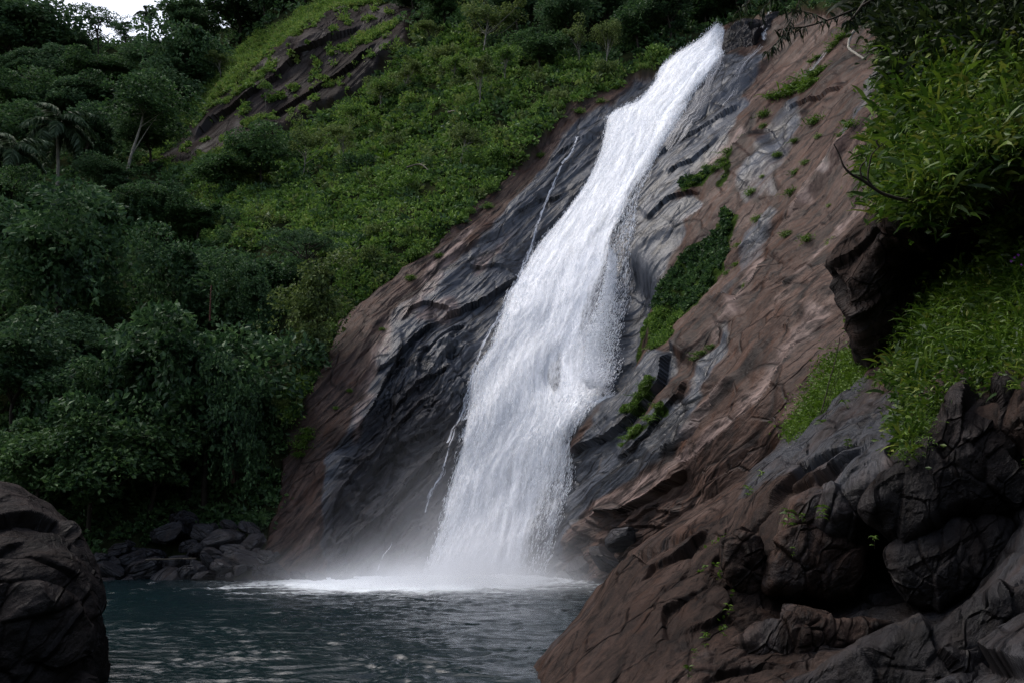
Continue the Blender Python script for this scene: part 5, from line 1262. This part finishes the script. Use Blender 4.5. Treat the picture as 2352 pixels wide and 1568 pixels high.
bank_plant(2150, 330, OVER_D, 70, 'leafy cane with long arching leaves in the middle of the upper bank', M_NEAR, 12, .12, .4)
bank_plant(2290, 290, OVER_D, 75, 'broad bladed plant near the right edge of the upper bank', M_FERN, 10, .15, .35)
bank_plant(2330, 200, OVER_D, 70, 'large leaved plant in half shade at the upper right edge', M_NEAR, 10, .2, .4)
bank_plant(2052, 345, OVER_D, 55, 'upright broad leaves at the outer edge of the upper bank', M_FERN, 7, .2, .2, up=1.8)
bank_plant(2120, 225, OVER_D, 60, 'dark arching leaves where the upper bank meets the shaded thicket', M_NEAR, 10, .13, .4)
bank_plant(2240, 170, OVER_D, 60, 'long bladed plant rising out of the shaded thicket', M_NEAR, 9, .12, .3, up=1.6)
bank_plant(2150, 655, BANK_D, 48, 'large pale leaved plant in the mouth of the dark hollow', M_NEAR, 7, .4, .3)
bank_plant(2300, 640, BANK_D, 60, 'flowering bush under the overhang near the right edge', M_NEAR, 14, .2, .3)
# ferns and seedlings on the rock bank
SG = 'ferns and seedlings in the bank rocks'
for px, py, s_, lab in [(1808, 1196, 34, 'bright fern on top of the cracked brown boulder'), (1888, 1180, 28, 'smaller feathery fern right of the bright one on the cracked boulder'), (1842, 1188, 14, 'tiny fern between the two boulder ferns'), (2008, 1244, 18, 'sprig of leaves in the black gap behind the cracked boulder'),
                        (1745, 1098, 22, 'grassy seedling high on the brown bank slope'), (1722, 1135, 24, 'low weed on the brown bank slope under the grassy seedling'), (1950, 1022, 22, 'single rosette of leaves on the wet black ledge'), (1832, 1028, 20, 'rounded grass cushion below the end of the green bank strip'), (1880, 985, 26, 'flat grass cushion on the dark ledge beside the green bank strip'), (1945, 935, 22, 'grass cushion in the middle of the dark wet ledge'),
                        (1820, 1265, 12, 'sprout in the crack of the brown boulder'), (1620, 1470, 22, 'leafy sprout at the foot of the bank rocks'), (1660, 1450, 20, 'sprout right of the leafy one at the bank foot'), (1596, 1500, 14, 'little upright seedling on the lower bank'), (1580, 1545, 22, 'seedling at the very bottom edge of the bank'), (1675, 1400, 20, 'climbing seedling in the gap of the bank rocks'), (2350, 1060, 10, 'speck of green on the black rock mass')]:
    bank_plant(px, py, lambda x, y: BANK_D(x, y) + (-.9 if 1780 < x < 2060 and 1140 < y < 1300 else -.12), s_, lab, M_FERN, 16, .16, .6, 'fern' if 'fern' in lab else 'seedling', SG, .9)
tfs = []
bank_mix(near_points(240, [(2085, 960), (2130, 935), (2160, 950), (2120, 1010), (2085, 1050), (2060, 1045), (2070, 1000)], lambda x, y: BANK_D(x, y) - .5, .4), 'bank_grass', 'grass tuft hanging over the edge of the black rock mass', M_FERN, 6, 30, 9, wide=.06, droop=.8, cat='grass', prof=PROF_GRASS)
# creeper: small paired leaves climbing the bank rocks
a = Acc(); pts = []
for line in [[(1668, 1205), (1645, 1240), (1630, 1290), (1610, 1310)], [(1662, 1225), (1655, 1270), (1650, 1330)], [(1680, 1360), (1668, 1395), (1655, 1420)]]:
    pts.append(smooth_path(line, 26))
q = np.concatenate(pts); q = q + rng.normal(size=q.shape) * 6
P = at(q[:, 0], q[:, 1], BANK_D(q[:, 0], q[:, 1]) - .22)
leafcloud(a, P, rng.normal(size=P.shape) * [1, .3, .6], 12 * P[:, 1] / F, 8 * P[:, 1] / F, rng)
tag(link('creeper', a.mesh('creeper', M_FERN)), 'creeper of small pale leaves climbing the reddish bank rocks', 'plant')
# purple flowers
fl = NT('purple_petals'); fl.bsdf((.30, .05, .42), .5, .3)
for k, (px, py) in enumerate([(2330, 592), (2338, 586), (2322, 600), (2345, 610)]):
    a = Acc(); p = at(px, py, 18.2); r = np.random.default_rng(k); ph = np.arange(5) * 1.2566
    blades(a, np.zeros((5, 3)), np.stack([np.cos(ph), -.4 + 0 * ph, np.sin(ph)], 1), .035, .026, .1, r, PROF_LEAF)
    tag(link('flower', a.mesh('flower', fl.m), None, p), 'small purple flower on the bush under the overhang', 'flower', 'purple flowers under the overhang')

# ------------------------------------------------------------------ branches, stems, driftwood
def branch(name, lines, Y, r0, label, mat, cat, dep=None, r1=.25, group=None):
    a = Acc()
    for k, L in enumerate(lines):
        L = np.array(L, float); n = max(14, 6 * len(L)); c = smooth_path(L, n)
        yy = (dep(c[:, 0], c[:, 1]) if dep else np.full(n, float(Y))) if not (dep is None and L.shape[1] > 2) else c[:, 2]
        P = at(c[:, 0], c[:, 1], yy); P = P + .02 * np.stack([perlin(P * 3 + 1), perlin(P * 3 + 5), perlin(P * 3 + 9)], -1)
        rr = r0 if k == 0 else r0 * .5
        a.tube(P, np.linspace(rr, rr * r1, n), 7)
    return tag(link(name, a.mesh(name, mat, True)), label, cat, group)
branch('bare_branch', [[(2160, 478), (2113, 467), (2038, 450), (1981, 416), (1951, 397), (1936, 382), (1929, 360), (1916, 332)], [(1981, 416), (1976, 386), (1989, 367), (1981, 358)], [(1993, 424), (1995, 390), (2001, 358), (2019, 339), (2038, 326)], [(2010, 436), (1985, 408), (1955, 400)], [(2019, 339), (2012, 325), (2022, 320)]], 19.2, .045, 'bare black branch reaching out from the green bank over the brown slab', BARK, 'branch')
branch('dangling_root', [[(1962, 72), (1953, 86), (1949, 109), (1966, 124), (1988, 137)]], 0, .10, 'pale crooked root lying on the brown rock below the dark trees', BARKP, 'root', lambda x, y: HILL(x, y) - 1.0, .6)
BARKM = bark_material('bark_grey', (.05, .045, .035), (.12, .10, .08))
branch('fallen_pole', [[(334, 1285), (390, 1283), (450, 1281)], [(430, 1282), (440, 1277)]], 0, .04, 'pale fallen pole lying across the rubble boulders', BARKM, 'log', lambda x, y: HILL(x, y) - 2.2, .7)
rs = NT('red_stem'); rs.bsdf(rs.ramp(rs.noise(rs.pos(), 3, 3), [(.3, (.05, .018, .012)), (.7, (.10, .035, .022))]), .7, .2)
branch('red_pole', [[(482, 738, 54), (483, 700, 54), (485, 655, 54.2)]], 0, .055, 'thin reddish bare pole standing in the vine canopy', rs.m, 'pole', None, .5)
branch('hanging_root', [[(520, 985, 52), (528, 1030, 52), (525, 1050, 52), (513, 1066, 52)]], 0, .07, 'pale crooked root hanging in the dark hollow of the draped dome', BARKP, 'root', None, .5)
branch('dead_pole', [[(468, 1180, 50.5), (470, 1080, 50.8), (474, 990, 51)]], 0, .16, 'slim dark bare pole in the hollow under the draped dome', BARK, 'pole', None, .8)
branch('dead_pole', [[(536, 1110, 50.5), (536, 1060, 50.6), (538, 990, 51)]], 0, .15, 'slim warm brown bare pole at the right of the dark hollow under the draped dome', bark_material('bark_warm', (.05, .03, .02), (.11, .07, .05)), 'pole', None, .8)
branch('dead_branch', [[(1030, 258), (1050, 256), (1062, 270), (1058, 284)], [(1040, 262), (1052, 276)]], 0, .10, 'dead pale branch lying on the green slope', BARKM, 'branch', lambda x, y: HILL(x, y) - 2.5, .4)
branch('dead_branch', [[(935, 385), (965, 378), (985, 392)], [(965, 378), (975, 372)]], 0, .08, 'dead pale branch beside the upper banana plant', BARKM, 'branch', lambda x, y: HILL(x, y) - 2.5, .4)
branch('upright_twigs', [[(1885, 950), (1905, 880), (1925, 800), (1928, 775)], [(1890, 950), (1915, 880), (1930, 850)], [(1897, 952), (1912, 900), (1935, 850)]], 21.3, .014, 'thin dark upright twigs standing in the low bank grass', BARK, 'twigs', None, .5)

# bamboo branch hanging into the top of the picture
e = empty('bamboo_branch', at(2010, -20, 15.), 'dark leafy bamboo branch hanging into view at the top above the slab', 'branch')
a, b = Acc(), Acc(); inv = np.array(e.location)
BL = [[(2060, -40), (2004, 0), (1963, 22), (1906, 45), (1850, 62), (1816, 64), (1780, 70)], [(1816, 64), (1794, 90), (1760, 122)], [(2010, -30), (1960, 40), (1940, 52)], [(1900, 48), (1860, 30), (1800, 20)], [(1850, -40), (1830, 20), (1810, 60)], [(1790, -40), (1770, 0), (1745, 30)], [(1735, -30), (1720, 5), (1690, 30)]]
for k, L in enumerate(BL):
    c = smooth_path(L, 26); P = at(c[:, 0], c[:, 1], 15. + .4 * perlin(np.stack([c[:, 0] / 60, c[:, 0] * 0 + k, c[:, 0] * 0], -1)))
    b.tube(P - inv, np.linspace(.028 if k in (0, 2) else .010, .004, 26), 6)
    m_ = 60 if k < 3 else 42
    i = rng.integers(3, 26, m_); base = P[i] - inv
    blades(a, base, rng.normal(size=(m_, 3)) * [.7, .7, .3] + [0, 0, -.5], rng.uniform(.14, .30, m_), .026, .7, rng, PROF_LEAF)
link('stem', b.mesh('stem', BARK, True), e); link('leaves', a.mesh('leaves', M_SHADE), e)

for (x, y, z, h, lab) in [(17.5, 20.5, 10.5, 11, 'dark tree added to shade the right bank, its low branches in the top right corner')]:  # mostly out of view, added to cast soft shade on the bank
    tm, cm, H = NEAR_TREE
    e = empty('tree', (x, y, z), lab, 'tree', 'trees added over the right bank for shade'); e.scale = (h / H * 1.25, h / H * 1.25, h / H); e.rotation_euler = (0, 0, x)
    link('trunk', tm, e); link('crown', cm, e)

# ------------------------------------------------------------------ unseen wooded gorge side, added behind the viewer to block sky light
th = np.linspace(math.radians(150), math.radians(395), 60); zz = np.linspace(-3, 44, 16)
TH, ZZ = np.meshgrid(th, zz)
RR = 26 + 16 * (ZZ / 44) + 3 * perlin(np.stack([TH * 3, ZZ / 9, ZZ * 0], -1))
HV = np.stack([RR * np.cos(TH), RR * np.sin(TH) - 6, ZZ], -1)
hl = NT('blocker_wood'); hl.bsdf(hl.ramp(hl.noise(hl.pos(), .6, 6), [(.3, (.008, .014, .006)), (.7, (.03, .05, .018))]), .9, .1)
tag(link('blocker_hills', make_mesh('blocker_hills', HV, grid_faces(*TH.shape), hl.m, True)), 'unseen wooded gorge side added behind the viewer to block sky light', 'blocker_hills', kind='structure')

# ------------------------------------------------------------------ spray hanging over the foot of the fall
mm = NT('spray_mist')
pos = mm.n('ShaderNodeTexCoord').outputs['Object']
sx = mm.n('ShaderNodeSeparateXYZ'); mm.l(pos, sx.inputs[0])
nz = mm.noise(pos, .55, 4, .6, .4)
dx = mm.math('MULTIPLY', mm.math('ADD', sx.outputs[0], 2.8), 1 / 5.4); dy = mm.math('MULTIPLY', mm.math('SUBTRACT', sx.outputs[1], 42.4), 1 / 3.4)
rr = mm.math('ADD', mm.math('MULTIPLY', dx, dx), mm.math('MULTIPLY', dy, dy))
gz = mm.math('POWER', 2.718, mm.math('MULTIPLY', sx.outputs[2], -1.9))
gr = mm.math('POWER', 2.718, mm.math('MULTIPLY', rr, -1.6))
den = mm.math('MULTIPLY', mm.math('MULTIPLY', gz, gr), mm.ramp(nz, [(.30, .1), (.75, 1.0)]))
g2x = mm.math('MULTIPLY', mm.math('ADD', sx.outputs[0], 1.3), 1 / 3.2); g2z = mm.math('MULTIPLY', sx.outputs[2], 1 / 4.0)
g2 = mm.math('POWER', 2.718, mm.math('MULTIPLY', mm.math('ADD', mm.math('MULTIPLY', g2x, g2x), mm.math('ADD', mm.math('MULTIPLY', g2z, g2z), mm.math('MULTIPLY', dy, dy))), -1.3))
den = mm.math('ADD', mm.math('MULTIPLY', den, 2.4), mm.math('MULTIPLY', g2, .13))
vol = mm.n('ShaderNodeVolumePrincipled'); vol.inputs['Color'].default_value = (.93, .95, 1, 1)
mm.l(den, vol.inputs['Density']); mm.l(vol.outputs[0], mm.out.inputs['Volume'])
bx0, bx1, by0, by1, bz0, bz1 = -14, 7, 35.5, 47.5, -.3, 7.
bv = [(x, y, z) for x in (bx0, bx1) for y in (by0, by1) for z in (bz0, bz1)]
mist = link('mist', make_mesh('mist', bv, np.array([[0, 1, 3, 2], [4, 6, 7, 5], [0, 4, 5, 1], [2, 3, 7, 6], [0, 2, 6, 4], [1, 5, 7, 3]]), mm.m))
tag(mist, 'white spray drifting over the pool at the foot of the fall', 'mist', kind='stuff')
